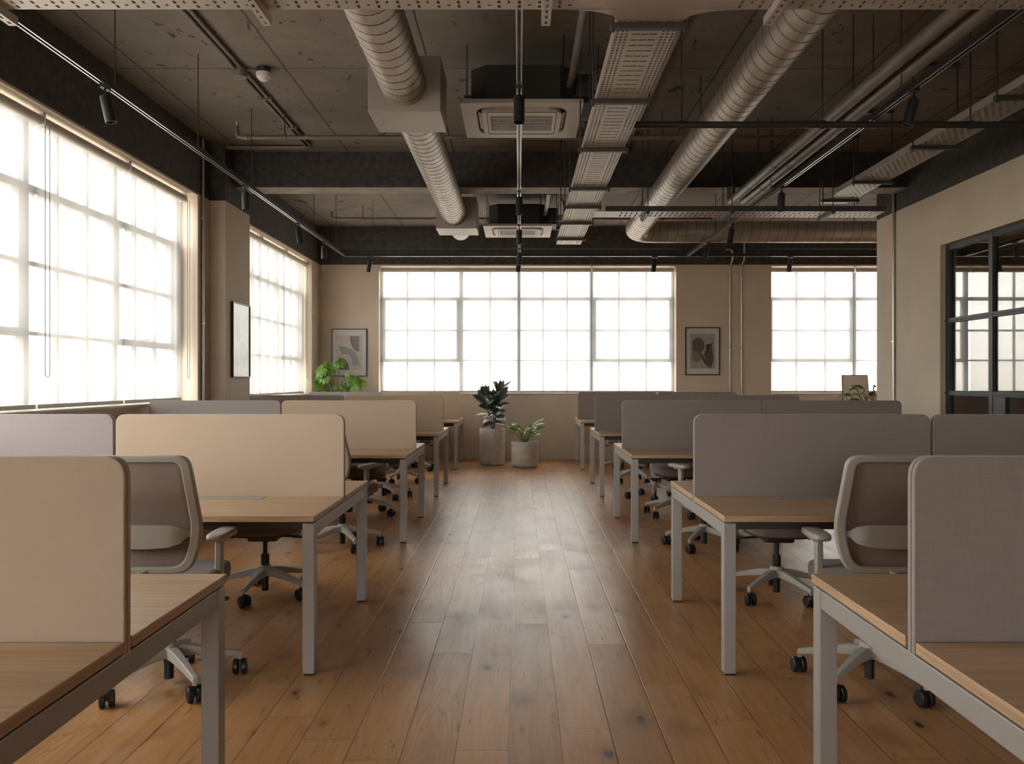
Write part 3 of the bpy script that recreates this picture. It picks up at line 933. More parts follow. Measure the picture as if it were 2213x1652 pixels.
# curved tee fitting
out = [(-.40,0)] + [(-.40+.238*math.sin(PI/2*k/8), .11*(1-math.cos(PI/2*k/8))) for k in range(1,9)] + [(.40-.238*math.sin(PI/2*k/8), .11*(1-math.cos(PI/2*k/8))) for k in range(8,0,-1)] + [(.40,0)]
MB().prism(out, 0, .002, lambda a, b, t: (TX+a, cy1+b, ZT-.004+t)).build('tee_plate', M['tray'], root)
for x in (-2.38, -1.185, .125, 1.17, 2.42):
    mb = MB()
    holes = []
    for j in range(9): holes.append((x-.006, x+.006, 3.50+.06*j, 3.53+.06*j))
    o = perf(x-.021, x+.021, 3.45, 4.03, holes, lambda u, v: (u, v, ZT-.045), 'support_channel', M['tray'], root)
    mb.box(x-.021, x-.018, 3.45, 4.03, ZT-.044, ZT-.005).box(x+.018, x+.021, 3.45, 4.03, ZT-.044, ZT-.005)
    mb.build('channel_web', M['tray'], o)
for x in (-2.38, -1.185, .125, 1.17, 2.42):
    MB().tube([(x, 3.50, ZT-.05), (x, 3.50, ZC)], .0055, 6).build('hanger_rod', M['tray_dark'], root)
# far cross tray
root = thing('cable_tray', 'perforated cable tray crossing the far ceiling from the long tray', 'cable tray')
fy0, fy1 = 8.68, 8.995
holes = []
x = TX+.42
while x < 3.66:
    holes.append((x, x+.014, fy0+.04, fy0+.14)); holes.append((x, x+.014, fy0+.175, fy0+.275)); x += .052
perf(TX+TW+.002, 3.72, fy0, fy1, holes, lambda u, v: (u, v, ZT), 'perforated_base', M['tray'], root)
for yy in (fy0, fy1-.003): MB().box(TX+TW+.1, 3.72, yy, yy+.003, ZT+.0015, ZT+.055).build('side_rail', M['tray_dark'], root)
for x in (1.30, 2.15, 3.17):
    MB().box(x-.02, x+.02, fy0-.05, fy1+.05, ZT-.03, ZT-.0015).build('support_bar', M['tray_dark'], root)
    for yy in (fy0-.035, fy1+.035): MB().tube([(x, yy, ZT-.045), (x, yy, ZC)], .0055, 6).build('hanger_rod', M['tray_dark'], root)
# tray along the partition
root = thing('cable_tray', 'perforated cable tray hanging along the right partition wall', 'cable tray')
RX0, RX1, RZ = 3.30, 3.60, 3.315
holes = []
u = RX0+.018; k = 0
while u < RX1-.02:
    y = 3.1 + (.045 if k % 2 else 0)
    while y < 9.3:
        holes.append((u, u+.012, y, y+.058)); y += .09
    u += .0265; k += 1
perf(RX0, RX1, 3.0, 9.42, holes, lambda u, v: (u, v, RZ), 'perforated_base', M['tray'], root)
for xx in (RX0, RX1-.003): MB().box(xx, xx+.003, 3.0, 9.42, RZ+.0015, RZ+.055).build('side_rail', M['tray'], root)
for yy in (4.6, 5.85, 7.1, 8.35, 9.2):
    MB().box(RX0-.05, RX1+.05, yy-.02, yy+.02, RZ-.032, RZ-.0015).build('support_bar', M['tray_dark'], root)
    mb = MB()
    for xx in (RX0-.035, RX1+.035): mb.tube([(xx, yy, RZ-.05), (xx, yy, ZC-.02)], .0065, 6)
    mb.box(RX0-.05, RX1+.05, yy-.02, yy+.02, ZC-.03, ZC-.001)
    mb.build('hanger_rod', M['tray_dark'], root)

# ------------------------------------------------------------------ pipes
def pipe_thing(name, label, cat, pts, r, mat, rad=.08, extras=()):
    root = thing(name, label, cat)
    MB().tube(fillet(pts, rad), r, 16).build('pipe', mat, root, smooth=50)
    for (nm, mbs, m) in extras:
        for mb in (mbs if isinstance(mbs, list) else [mbs]): mb.build(nm, m, root, smooth=50)
    return root
def rods(pts, r=.0055):
    return [MB().tube([(x,y,z),(x,y,ZC)], r, 6) for (x, y, z) in pts]
def collars(pts, r, axis, w=.03):
    d = Vector(axis)*w/2
    return [MB().tube([Vector(p)-d, Vector(p)+d], r, 16) for p in pts]
PZ = 3.395
for (x, r, lab) in ((2.40,.047,'thinner left one of the two parallel ceiling pipes on the right'), (2.545,.053,'thicker right one of the two parallel ceiling pipes beside the lighting track')):
    rd = rods([(x, 6.15, PZ+r)] + [(x, y, PZ+r) for y in (4.3, 8.6)])
    mb = MB()
    pipe_thing('ceiling_pipe', lab, 'pipe', [(x, 1.5, PZ), (x, 9.70, PZ), (x, 9.70, PZ+.16)], r, M['pipe'], .07,
        [('hanger_rod', rd, M['tray_dark']), ('pipe_collar', collars([(x, y, PZ) for y in (3.2, 4.6, 6.6, 8.0, 8.9)], r+.0035, (0,1,0), .022), M['pipe'])])
z = 3.18
pipe_thing('fire_pipe', 'dark horizontal pipe crossing in front of the right duct', 'pipe', [(.46, 6.07, z), (4.46, 6.07, z)], .024, M['pipe_dark'], .05,
    [('hanger_rod', rods([(.50,6.07,z+.02),(1.15,6.07,z+.02),(2.15,6.07,z+.02),(3.2,6.07,z+.02)]), M['tray_dark']),
     ('pipe_clamp', collars([(1.15,6.07,z),(2.15,6.07,z),(3.2,6.07,z)], .031, (1,0,0), .03), M['pipe_dark'])])
for (y, x1, lab) in ((8.37, 3.2, 'thin sprinkler pipe crossing the ceiling before the beam'), (12.87, 2.9, 'thin sprinkler pipe crossing the ceiling beyond the beam')):
    x0 = px(512, y) if y < 9 else px(717, y)
    z = 3.745 if y < 9 else 3.80
    pipe_thing('sprinkler_pipe', lab, 'pipe', [(x0, y, z+.11), (x0, y, z), (x1, y, z)], .020, M['pipe'], .05,
        [('hanger_rod', rods([(x0+.47,y,z+.02),(-.2,y,z+.02),(1.4,y,z+.02)]), M['tray_dark']),
         ('pipe_clamp', collars([(x0+.47,y,z),(-.2,y,z),(1.4,y,z),(x0+.09,y,z)], .027, (1,0,0), .03), M['pipe']),
         ('sprinkler_head', MB().lathe([(0,.0),(.012,0),(.012,.03),(.018,.035),(.018,.042),(0,.045)], 12, (x0,y,z+.11)), M['conduit'])])
# ceiling conduits with junction box
zc = ZC-.022
root = thing('conduit_run', 'pair of ceiling conduits meeting a round junction box near the left windows', 'conduit')
for dx in (0, .055):
    mb = MB().tube(fillet([(-2.375+dx, 4.0, zc), (-2.375+dx, 9.62-dx, zc), (-3.42, 9.62-dx, zc)], .1), .016, 10)
    mb.build('conduit', M['pipe'], root, smooth=50)
mb = MB().lathe([(0,-.065),(.058,-.065),(.062,-.06),(.062,.018),(0,.018)], 28, (-2.35, 7.2, ZC-.02))
mb.build('junction_box', M['pipe'], root, smooth=40)
for y in (4.5, 5.8, 7.9, 8.8): MB().box(-2.41, -2.285, y-.012, y+.012, ZC-.045, ZC-.001).build('saddle_clip', M['pipe'], root)
MB().tube([(-2.29,7.2,zc),(-2.209,7.2,zc)], .010, 8).build('conduit', M['pipe'], root)
root = thing('smoke_detector', 'small white smoke detector on the ceiling near the left windows', 'detector', (-2.15, 7.2, ZC))
MB().lathe([(0,-.001),(.058,-.001),(.058,-.045),(0,-.045)], 28).build('base', M['pipe_dark'], root, smooth=40)
MB().lathe([(0,-.045),(.062,-.045),(.064,-.06),(.056,-.085),(.045,-.09),(.043,-.10),(.03,-.112),(0,-.114)], 28).build('cover', M['white'], root, smooth=40)
root = thing('conduit_run', 'single ceiling conduit running between the cable tray and the right duct', 'conduit')
MB().tube([(1.20,4.0,zc),(1.20,9.8,zc)], .02, 10).build('conduit', M['pipe'], root, smooth=50)
# wall conduits
def wall_conduit(label, pts, clips, axis):
    root = thing('wall_conduit', label, 'conduit')
    MB().tube(fillet(pts, .12), .015, 12).build('conduit', M['conduit'], root, smooth=50)
    for (x, y, z_) in clips:
        mb = MB()
        if axis == 'x': mb.box(x-.036, x+.036, y-.018, y+.016, z_-.011, z_+.011)
        else: mb.box(x-.018, x+.016, y-.036, y+.036, z_-.011, z_+.011)
        mb.build('saddle_clip', M['conduit'], root, bevel=.003)
yw = YB-.017
x1, x2 = px(1577.5, yw), px(1602.5, yw)
wall_conduit('left one of the two steel wall conduits right of the framed print', [(x1-.12,14.60,3.60),(x1,14.60,3.60),(x1,14.60,3.40),(x1,yw,3.36),(x1,yw,.02)], [(x1,yw,3.18),(x1,yw,1.94),(x1,yw,.7)], 'x')
wall_conduit('right one of the two steel wall conduits right of the framed print', [(x2,14.60,3.90),(x2,14.60,3.42),(x2,yw,3.36),(x2,yw,.02)], [(x2,yw,3.18),(x2,yw,1.93),(x2,yw,.7)], 'x')
wall_conduit('steel conduit on the left wall between window and column', [(XL+.017,9.27,3.98),(XL+.017,9.27,.02)], [(XL+.017,9.27,z_) for z_ in (3.12,1.98,.8)], 'y')
wall_conduit('steel conduit near the end of the right partition wall', [(XP-.017,10.18,3.98),(XP-.017,10.18,.02)], [(XP-.017,10.18,z_) for z_ in (3.02,1.83,.8)], 'y')

# ------------------------------------------------------------------ cassette air conditioners
def cassette(label):
    root = thing('air_conditioner', label, 'air conditioner', group='ceiling cassette air conditioners')
    # local origin at the panel centre, underside z=0
    o_ = rrect(.96,.96,.02); mid = rrect(.90,.90,.05); 
    mb = MB()
    mb.ring(o_, rrect(.72,.72,.14), .012, .045, lambda a, b, t: (a, b, t))
    mb.ring(rrect(.645,.645,.11), rrect(.50,.40,.012), -.004, .03, lambda a, b, t: (a, b, t))
    mb.build('panel', M['ac_panel'], root, bevel=.006)
    MB().box(-.40,.40,-.40,.40,.034,.05).build('slot_recess', M['ac_dark'], root)
    for k in range(4):
        mb = MB()
        mb.box(-.215,.215,-.011,.011,-.002,.004)
        st = len(mb.v)
        mb.xform(Matrix.Rotation(R(28), 4, 'X'))
        mb.xform(Matrix.Rotation(PI/2*k, 4, 'Z') @ Matrix.Translation((0, .335, .018)))
        mb.build('louver', M['ac_panel'], root)
    mb = MB().ring(rrect(.56,.60,.03), rrect(.548,.588,.026), -.0065, -.0035, lambda a, b, t: (a, b, t))
    mb.build('grille_line', M['ac_dark'], root)
    mb = MB()
    n = 46
    for i in range(n):
        x = -.248 + .496*(i+.5)/n
        mb.box(x-.0026, x+.0026, -.199, .199, -.001, .012)
    for y in (-.1, 0, .1): mb.box(-.249,.249,y-.002,y+.002,.004,.012)
    mb.build('grille', M['ac_panel'], root)
    # body above
    out = [(-.40,-.28),(-.28,-.40),(.30,-.40),(.42,-.30),(.42,.40),(-.40,.40)]
    MB().prism(out, .048, .335, lambda a, b, t: (a, b, t)).build('body', M['ac_dark'], root, bevel=.006)
    for (a, b) in ((-.17,-.06),(.05,.16)):
        mb = MB()
        mb.ring([(a,.13),(b,.13),(b,.25),(a,.25)], [(a+.004,.134),(b-.004,.134),(b-.004,.246),(a+.004,.246)], -.404, -.4005, lambda p, q, t: (p, t, q))
        mb.build('access_cover', M['pipe_dark'], root)
    MB().box(.425,.56,-.30,.1,.07,.30).build('control_box', M['ac_dark'], root, bevel=.006)
    for (x, y) in ((-.43,-.34),(-.43,.34),(.60,-.34),(.60,.34)):
        mb = MB().tube([(x,y,.10),(x,y,ZC-3.49)], .006, 6)
        if x < 0: mb.box(-.45,-.395,y-.02,y+.02,.10,.11)
        else: mb.box(.41,.62,y-.02,y+.02,.10,.11)
        mb.build('hanger_rod', M['tray_dark'], root)
    return root
ac = cassette('ceiling cassette air conditioner nearest, behind the central track'); ac.location = (.02, 7.06, 3.49)
ac2 = dup(ac, 'smaller looking far ceiling cassette air conditioner beyond the beam', (-.02, 12.30, 3.49))
for (o, yend) in ((ac, 4.0), (ac2, 10.6)):
    pz = ZC - 3.49
    y1 = yend - o.location.y
    MB().tube(fillet([(.385, y1, .20), (.385, -.33, .20), (.36, -.36, .20)], .04), .028, 12).build('insulated_pipe', M['pipe'], o, smooth=50)
    mb = MB().tube(fillet([(.40,-.26,.15),(.40,-.26,.40),(.40,-.18,pz-.01)], .04), .020, 10)
    mb.build('insulated_pipe', M['pipe'], o, smooth=50)
    for mb in (MB().tube(fillet([(.56,-.1,.22),(.66,-.1,.22),(.66,-.1,.42),(.64,.1,pz-.01)], .06), .012, 8),
               MB().tube(fillet([(.56,0,.15),(.72,0,.15),(.74,.05,.01)], .05), .010, 8),
               MB().tube([(.32,-.55,pz-.01),(.32,-.42,.30)], .008, 6)):
        mb.build('cable', M['black'], o, smooth=50)

# ------------------------------------------------------------------ lighting tracks and spots
ZK = 3.213
def track(label, p0, p1, rod_at):
    root = thing('lighting_track', label, 'lighting track', group='ceiling lighting tracks')
    p0, p1 = Vector(p0), Vector(p1); d = (p1-p0).normalized(); s = Vector((-d.y, d.x, 0))
    def seg(mb, a0, a1, z0, z1, mi=0):
        vs = [p0+s*a0, p1+s*a0, p1+s*a1, p0+s*a1]
        vs = [(v.x, v.y, ZK+z0) for v in vs] + [(v.x, v.y, ZK+z1) for v in vs]
        mb.add(vs, [(0,1,2,3),(4,7,6,5),(0,4,5,1),(1,5,6,2),(2,6,7,3),(3,7,4,0)], mi)
    mb = MB()
    seg(mb, -.018, .018, .012, .036); seg(mb, -.018, -.013, -.004, .012); seg(mb, .013, .018, -.004, .012)
    mb.build('rail', M['black_metal'], root)
    for (a0, a1) in ((-.018, -.009), (.009, .018)):
        mb = MB(); seg(mb, a0, a1, -.007, -.004); mb.build('bright_lip', M['alu'], root)
    for (x, y) in rod_at:
        MB().tube([(x,y,ZK+.036),(x,y,ZC)], .0042, 6).tube([(x,y,ZK+.036),(x,y,ZK+.05)], .009, 8).build('suspension_rod', M['tray_dark'], root)
    return root
TL, TR, TY = -2.588, 2.50, 12.70
track('black lighting track running along the left windows', (TL,1.5,0), (TL,TY-.02,0), [(TL,y) for y in (5.48,6.9,8.28,10.8,12.1)])
track('black lighting track straight down the middle of the ceiling', (0,1.5,0), (0,TY-.02,0), [(0,6.25),(0,9.4)])
track('black lighting track on the right beside the twin pipes', (TR,1.5,0), (TR,TY-.02,0), [(TR,5.6),(TR,8.5),(TR,10.9)])
track('black lighting track crossing in front of the back window', (TL,TY,0), (XR-.02,TY,0), [(-2.17,TY),(-.62,TY),(2.13,TY),(4.3,TY)])
def spot(label, tilt=(0,0)):
    root = thing('track_spotlight', label, 'spotlight', group='black track spotlights')
    MB().box(-.017,.017,-.045,.045,-.026,-.004).build('track_adapter', M['black_metal'], root, bevel=.003)
    MB().tube([(0,0,-.024),(0,0,-.062)], .008, 10).box(-.012,.012,-.008,.008,-.075,-.05).build('stem', M['black_metal'], root, smooth=40)
    hd = MB().lathe([(0,.0),(.030,.0),(.034,-.004),(.034,-.168),(.030,-.168),(.029,-.140),(0,-.140)], 28).build('lamp_head', M['black_metal'], root, loc=(0,0,-.066), rot=(tilt[0],tilt[1],0), smooth=40)
    MB().lathe([(0,-.1395),(.028,-.1395),(.028,-.137),(0,-.137)], 24).build('lens', M['lens'], hd, smooth=40)
    return root
def spots(lst):
    for (x, y, lab, tx, ty, rz) in lst:
        o = spot(lab, (R(tx), R(ty))); o.location = (x, y, ZK); o.rotation_euler = (0,0,R(rz))
spots([
 (TL, 5.35, 'nearest black spotlight on the left track', 4, -11, 0),
 (TL, 8.09, 'second black spotlight along the left track', 0, -2, 0),
 (TL, 10.03, 'third black spotlight along the left track, tilted', -4, -10, 0),
 (TL, 11.35, 'last black spotlight on the left track, near the corner', 0, 0, 0),
 (0, 5.37, 'nearest black spotlight on the central track', -6, 0, 0),
 (0, 8.33, 'second black spotlight on the central track', -4, 0, 0),
 (0, 10.12, 'third black spotlight on the central track', 0, 0, 0),
 (0, 11.95, 'last black spotlight on the central track, before the back window', 0, 0, 0),
 (TR, 5.42, 'nearest black spotlight on the right track', 4, 13, 0),
 (TR, 8.15, 'second black spotlight along the right track', 0, 4, 0),
 (TR, 10.06, 'third black spotlight along the right track, tilted', -3, 9, 0),
 (TR, 11.4, 'last black spotlight on the right track', 0, 10, 0),
 (-2.21, TY, 'black spotlight on the cross track above the left framed print', 8, 4, 90),
 (.0, TY-.001, 'black spotlight on the cross track at the middle of the back window', 6, 0, 90),
 (2.01, TY, 'black spotlight on the cross track at the right of the back window', 8, 12, 90),
 (4.02, TY, 'black spotlight on the cross track before the right back window', 7, 0, 90),
])

# ------------------------------------------------------------------ framed prints
def art_shape(pts, r=0.02, seg=5): return rpoly(pts, r, seg)
ART = {}
for nm, c in (('grey',(.20,.20,.19)),('grey2',(.30,.30,.285)),('pale',(.50,.47,.44)),('paper',(.56,.49,.43)),('paper2',(.43,.36,.30)),('dark',(.12,.098,.085)),('dark2',(.055,.045,.04)),('teal',(.42,.50,.48)),('stone',(.20,.195,.175)),('paleprint',(.60,.56,.54)),('palegrey',(.47,.45,.44))):
    ART[nm] = plain('print_'+nm, c, .85, spec=.2, nscale=22, namt=.08)
def framed(label, w, h, paper, shapes, fw=.014, mx=.075, my=.09):
    """local: x right, z up, faces -y"""
    root = thing('framed_print', label, 'picture', group='framed abstract prints')
    f = lambda a, b, t: (a, t, b)
    MB().ring([(-w/2,-h/2),(w/2,-h/2),(w/2,h/2),(-w/2,h/2)], [(-w/2+fw,-h/2+fw),(w/2-fw,-h/2+fw),(w/2-fw,h/2-fw),(-w/2+fw,h/2-fw)], -.030, -.001, f).build('frame', M['pict_black'], root, bevel=.0015)
    MB().box(-w/2+fw*.8, w/2-fw*.8, -.012, -.004, -h/2+fw*.8, h/2-fw*.8).build('mat_board', M['mat_board'], root)
    pw, ph = w-2*mx, h-2*my
    mats = [ART[paper]]; mb = MB().box(-pw/2, pw/2, -.0135, -.012, -ph/2, ph/2, 0)
    for i, (m, pts, r) in enumerate(shapes):
        if ART[m] not in mats: mats.append(ART[m])
        q = [((a-.5)*pw, (.5-b)*ph) for a, b in pts]
        if r: q = rpoly(q, r*pw, 6)
        mb.prism(q, -.0136-.0003*(i+1), -.0134, f, mats.index(ART[m]))
    mb.build('print', mats, root)
    MB().box(-w/2+fw*.9, w/2-fw*.9, -.020, -.018, -h/2+fw*.9, h/2-fw*.9).build('picture_glass', M['glass_pict'], root)
    return root
def arc(cx, cy, rx, ry, a0, a1, n=10): return [(cx+rx*math.cos(R(a0+(a1-a0)*k/n)), cy+ry*math.sin(R(a0+(a1-a0)*k/n))) for k in range(n+1)]
sh1 = [('pale', [(.36,.12),(.50,.0),(.62,.0),(.55,.35),(.42,.28)], .05),
       ('grey', [(.55,.02),(.88,.02),(.88,.48)] + arc(.88,.05,.35,.43,100,175,8), 0),
       ('grey2', [(.10,.30),(.42,.34)] + arc(.38,.95,.52,.60,-85,-12,10) + [(.92,.86),(.86,.90),(.50,.90)] + arc(.36,.80,.26,.25,10,-80,8) + [(.22,.55)], 0),
       ('teal', [(.54,.86),(.91,.86),(.86,.90),(.50,.90)], 0),
       ('grey', [(.14,1.0)] + arc(.20,.86,.16,.19,200,290,6) + arc(.22,1.02,.28,.36,-75,-5,8) + [(.50,1.0)], 0)]
sh2 = [('dark', [(.09,.20),(.09,.49),(.30,.51),(.44,.53)] + arc(.34,.33,.24,.20,55,-60,10) + arc(.33,.16,.10,.06,-60,-140,5), 0),
       ('stone', [(.09,.50),(.30,.50)] + arc(.28,.64,.22,.14,-60,60,6) + arc(.25,.66,.20,.15,70,160,8), 0),
       ('dark2', [(.30,.50),(.40,.53),(.52,.62),(.62,.78),(.72,.93),(.82,.98),(.66,.92),(.52,.78),(.46,.62)], 0),
       ('dark', [(.64,.30),(.80,.29),(.92,.22),(.88,.36),(.90,.50),(.94,.66),(.90,.84),(.83,.98),(.70,.88),(.60,.72),(.56,.58),(.62,.46)], 0),
       ('dark2', [(.69,.30),(.80,.29),(.77,.42),(.72,.52),(.67,.44)], .02)]
sh3 = [('palegrey', [(.02,.0),(.42,.0),(.44,.25),(.38,.45),(.32,.58),(.14,.48),(.06,.25)], .04),
       ('palegrey', [(.70,.48),(.95,.62),(1.0,.85),(.72,.92),(.44,.80),(.50,.62)], .06),
       ('paleprint', [(.30,.60),(.44,.80),(.40,.95),(.22,.98),(.10,.90)], .06)]
o = framed('black framed print of grey curves on the back wall above the lobed plant', .61, .823, 'paper', sh1, .012, .080, .115); o.location = (px(755,YB), YB, 1.85)
o = framed('black framed print of dark petals right of the wide back window', .60, .83, 'paper2', sh2, .017, .085, .115); o.location = (px(1518,YB), YB, 1.872)
o = framed('black framed pale print on the side of the left column', .62, .86, 'paleprint', sh3, .012, .085, .115); o.location = (-3.27, 10.02, 1.835); o.rotation_euler = (0,0,R(90))

# small wall items
root = thing('motion_sensor', 'small white motion sensor high in the left back corner', 'sensor', (px(698,14.79), YB, 3.315))
MB().box(-.036,.036,-.045,-.001,-.055,.05).build('housing', M['white'], root, bevel=.008, seg=3)
MB().box(-.024,.024,-.050,-.044,-.04,-.005).build('sensor_window', M['mat_board'], root, bevel=.004)
root = thing('wall_socket', 'tan double socket plate low on the back wall beside the farthest right bench', 'socket', (1.17, YB, .33))
MB().box(-.075,.075,-.012,-.001,-.045,.045).build('face_plate', M['wall'], root, bevel=.003)
mb = MB()
for x in (-.04,.03): mb.box(x-.02,x-.012,-.0135,-.011,-.012,.012).box(x+.008,x+.016,-.0135,-.011,-.012,.012)
mb.build('outlet_slot', M['dark_under'], root)

# ------------------------------------------------------------------ plants
def leaf(mb, base, d, L, W, droop=.3, fold=.25, tip=2.0, n=7, roll=0.0, mi=0, face=None):
    d = Vector(d).normalized(); up = Vector(face) if face else Vector((0,0,1))
    side = d.cross(up)
    side = side.normalized() if side.length > 1e-3 else Vector((1,0,0))
    if roll: side = Matrix.Rotation(roll, 3, d) @ side
    nrm = side.cross(d).normalized()
    p = Vector(base); vs = []; step = L/n; ang = 0
    for i in range(n+1):
        t = i/n
        w = W*.5*(math.sin(PI*min(1, t**.85))**.8 if 0 < t < 1 else 0) + .0012
        dd = (d*math.cos(ang) - nrm*math.sin(ang)).normalized()
        nn = (nrm*math.cos(ang) + d*math.sin(ang)).normalized()
        vs += [p - side*w + nn*w*fold, p, p + side*w + nn*w*fold]
        p = p + dd*step; ang += droop/n*(1+t)
    fs = []
    for i in range(n):
        k = i*3
        fs += [(k,k+1,k+4,k+3), (k+1,k+2,k+5,k+4)]
    mb.add(vs, fs, mi)
def pot(mb, r, h, rb=.03):
    mb.lathe([(0,.0),(r-rb-.015,.0),(r-rb-.012,.012),(r-rb,.014),(r-rb*.3,.014+rb*.35),(r,.014+rb*1.1),(r,h-.008),(r-.006,h),(r-.02,h),(r-.026,h-.008),(r-.028,h-.07)], 56)
rnd = random.Random(11)
# rubber plant
root = thing('potted_plant', 'dark leaved rubber plant in the tall round concrete pot', 'plant', (px(1063.5,13.8), 13.85, 0))
mb = MB(); pot(mb, .205, .597); mb.build('pot', M['pot'], root, smooth=50)
MB().lathe([(0,.575),(.10,.572),(.177,.562)], 32).build('soil', M['soil'], root, smooth=180)
st = MB(); lf = MB()
stems = [((-.0,0,.57),(-.05,.02,.78),(-.10,.0,.98),(-.115,.0,1.12)), ((.03,.01,.57),(.06,-.02,.80),(.10,.0,1.03),(.125,.0,1.19)), ((.01,.03,.57),(.02,.08,.75),(.0,.11,.92),(.01,.10,1.04))]
for si, s in enumerate(stems):
    pts = fillet(s, .1, 4); st.tube(pts, .009, 8, r_end=.004)
    nl = 16 if si < 2 else 9
    for k in range(nl):
        t = .12 + .88*k/(nl-1)
        i = min(len(pts)-2, int(t*(len(pts)-1))); p = pts[i].lerp(pts[i+1], t*(len(pts)-1)-i)
        a = k*2.4 + si*1.9
        el = -.20 + .95*t + rnd.uniform(-.2,.25)
        d = (math.cos(a)*math.cos(el), math.sin(a)*math.cos(el)*.7, math.sin(el))
        Lf = rnd.uniform(.21,.27)
        leaf(lf, p, d, Lf, rnd.uniform(.10,.125), rnd.uniform(.1,.6)*(1.15-t), .22, face=(rnd.uniform(-.6,.6), -.55+rnd.uniform(-.4,.5), .9-.35*t))
    for dd in ((-.45,-.1,1),(.35,-.15,1),(.05,.2,1)):
        leaf(lf, pts[-1], dd, rnd.uniform(.17,.21), .075, .1, .25, face=(rnd.uniform(-.4,.4), -1, .25))
st.build('stem', M['stem'], root, smooth=60)
lf.v = [(min(p[0], .22) if p[2] < .9 else p[0], p[1], p[2]) for p in lf.v]
o = lf.build('foliage', M['leaf_rubber'], root, smooth=180, fix=False)
# low leafy plant
root = thing('potted_plant', 'low bright green plant in the short round concrete pot', 'plant', (px(1134.5,13.5), 13.55, 0))
mb = MB(); pot(mb, .215, .405); mb.build('pot', M['pot'], root, smooth=50)
MB().lathe([(0,.395),(.12,.385),(.187,.372)], 32).build('soil', M['mulch'], root, smooth=180)
st = MB(); lf = MB()
for k in range(22):
    a = k*2.39996; el = rnd.uniform(.55,1.25); r0 = rnd.uniform(.0,.06)
    b = Vector((.0+r0*math.cos(a), r0*math.sin(a), .385))
    d = Vector((math.cos(a)*math.cos(el), math.sin(a)*math.cos(el), math.sin(el)))
    Ls = rnd.uniform(.12,.27); p = b + d*Ls
    st.tube([b, b+d*Ls*.5+Vector((0,0,.01)), p], .004, 6)
    d2 = (d + Vector((math.cos(a)*.5, math.sin(a)*.5, -.1))).normalized()
    leaf(lf, p, d2, rnd.uniform(.15,.24), rnd.uniform(.07,.10), rnd.uniform(.3,.9), .25, roll=rnd.uniform(-.6,.6))
lf.v = [(max(p[0], -.29), p[1], p[2]) for p in lf.v]
st.build('stem', M['stem_green'], root, smooth=60); lf.build('foliage', M['leaf_green'], root, smooth=180, fix=False)
# lobed plant in the back-left corner, standing on the farthest left bench
root = thing('potted_plant', 'bright green lobed leaf plant in the left back corner below the print', 'plant', (-3.02, 14.18, .741))
mb = MB(); pot(mb, .13, .24, .02); mb.build('pot', M['pot'], root, smooth=50)
MB().lathe([(0,.23),(.10,.22)], 24).build('soil', M['soil'], root, smooth=180)
st = MB(); lf = MB()
tips = [(-.24,-.04,.80,.17),(-.12,.02,.84,.19),(-.30,.0,.66,.15),(-.28,-.05,.56,.14),(.03,-.02,.94,.15),(.20,.03,.60,.13),(.27,-.05,.62,.18),(.16,-.06,.54,.15),(.35,.0,.57,.16),(-.17,-.05,.68,.15),(-.02,.0,.52,.10),(.30,-.1,.52,.13),(.17,-.02,.74,.08),(-.20,.0,.50,.12)]
for (x, y, z, s_) in tips:
    st.tube(fillet([(x*.1,y*.1,.22),(x*.35,y*.4,.22+(z-.22)*.6),(x,y,z)], .12, 5), .0055, 6)
    n_ = Vector((rnd.uniform(-.45,.45), -.8, rnd.uniform(.25,.75))).normalized()
    mid = (Vector((.8 if x > 0 else -.8, 0, -.75)) + Vector((rnd.uniform(-.4,.4), 0, rnd.uniform(-.2,.5))))
    u_ = (mid - n_*mid.dot(n_)).normalized(); v_ = n_.cross(u_)
    for k in range(7):
        a = (k-3)*.66
        d = u_*math.cos(a) + v_*math.sin(a)
        leaf(lf, (x,y,z), d, 1.05*s_*(1.0-.11*abs(k-3)), s_*.44, .45, .16, face=n_)
lf.v = [(max(p[0], -.40), min(p[1], .58), p[2]) for p in lf.v]
st.build('stem', M['stem_green'], root, smooth=60); lf.build('foliage', M['leaf_lobed'], root, smooth=180, fix=False)
# plant by the board, right
root = thing('potted_plant', 'olive green plant in front of the tan board beside the partition end', 'plant', (px(1886,12.9), 12.9, 0))
mb = MB(); pot(mb, .20, .55); mb.build('pot', M['pot'], root, smooth=50)
MB().lathe([(0,.535),(.172,.52)], 24).build('soil', M['soil'], root, smooth=180)
st = MB(); lf = MB()
for k in range(56):
    a = k*2.39996; el = rnd.uniform(.5,1.4); L0 = rnd.uniform(.45,.85)
    b = Vector((0,0,.52)); d = Vector((math.cos(a)*math.cos(el)*.8, math.sin(a)*math.cos(el)*.6, math.sin(el)))
    p = b + d*L0; p.z = min(p.z, 1.27)
    st.tube([b, b+(p-b)*.5+Vector((0,0,.03)), p], .004, 6)
    leaf(lf, p, (math.cos(a), math.sin(a)*.7, rnd.uniform(-.1,.6)), rnd.uniform(.12,.19), rnd.uniform(.06,.09), rnd.uniform(.3,.8), .25, roll=rnd.uniform(-.8,.8))
leaf(lf, (-.17,-.05,1.17), (-1,0,.55), .19, .028, -.1, .2); leaf(lf, (-.16,-.05,1.16), (-1,0,.05), .16, .03, .5, .2)
leaf(lf, (.02,-.05,1.12), (-.25,0,1), .17, .045, .1, .2); st.tube([(0,0,.52),(-.08,-.03,1.0),(-.17,-.05,1.17)], .004, 6)
leaf(lf, (.10,0,1.31), (-.8,0,.1), .10, .05, .3, .2); st.tube([(0,0,.52),(.05,0,1.0),(.10,0,1.31)], .004, 6)
st.build('stem', M['stem_green'], root, smooth=60); lf.build('foliage', M['leaf_olive'], root, smooth=180, fix=False)
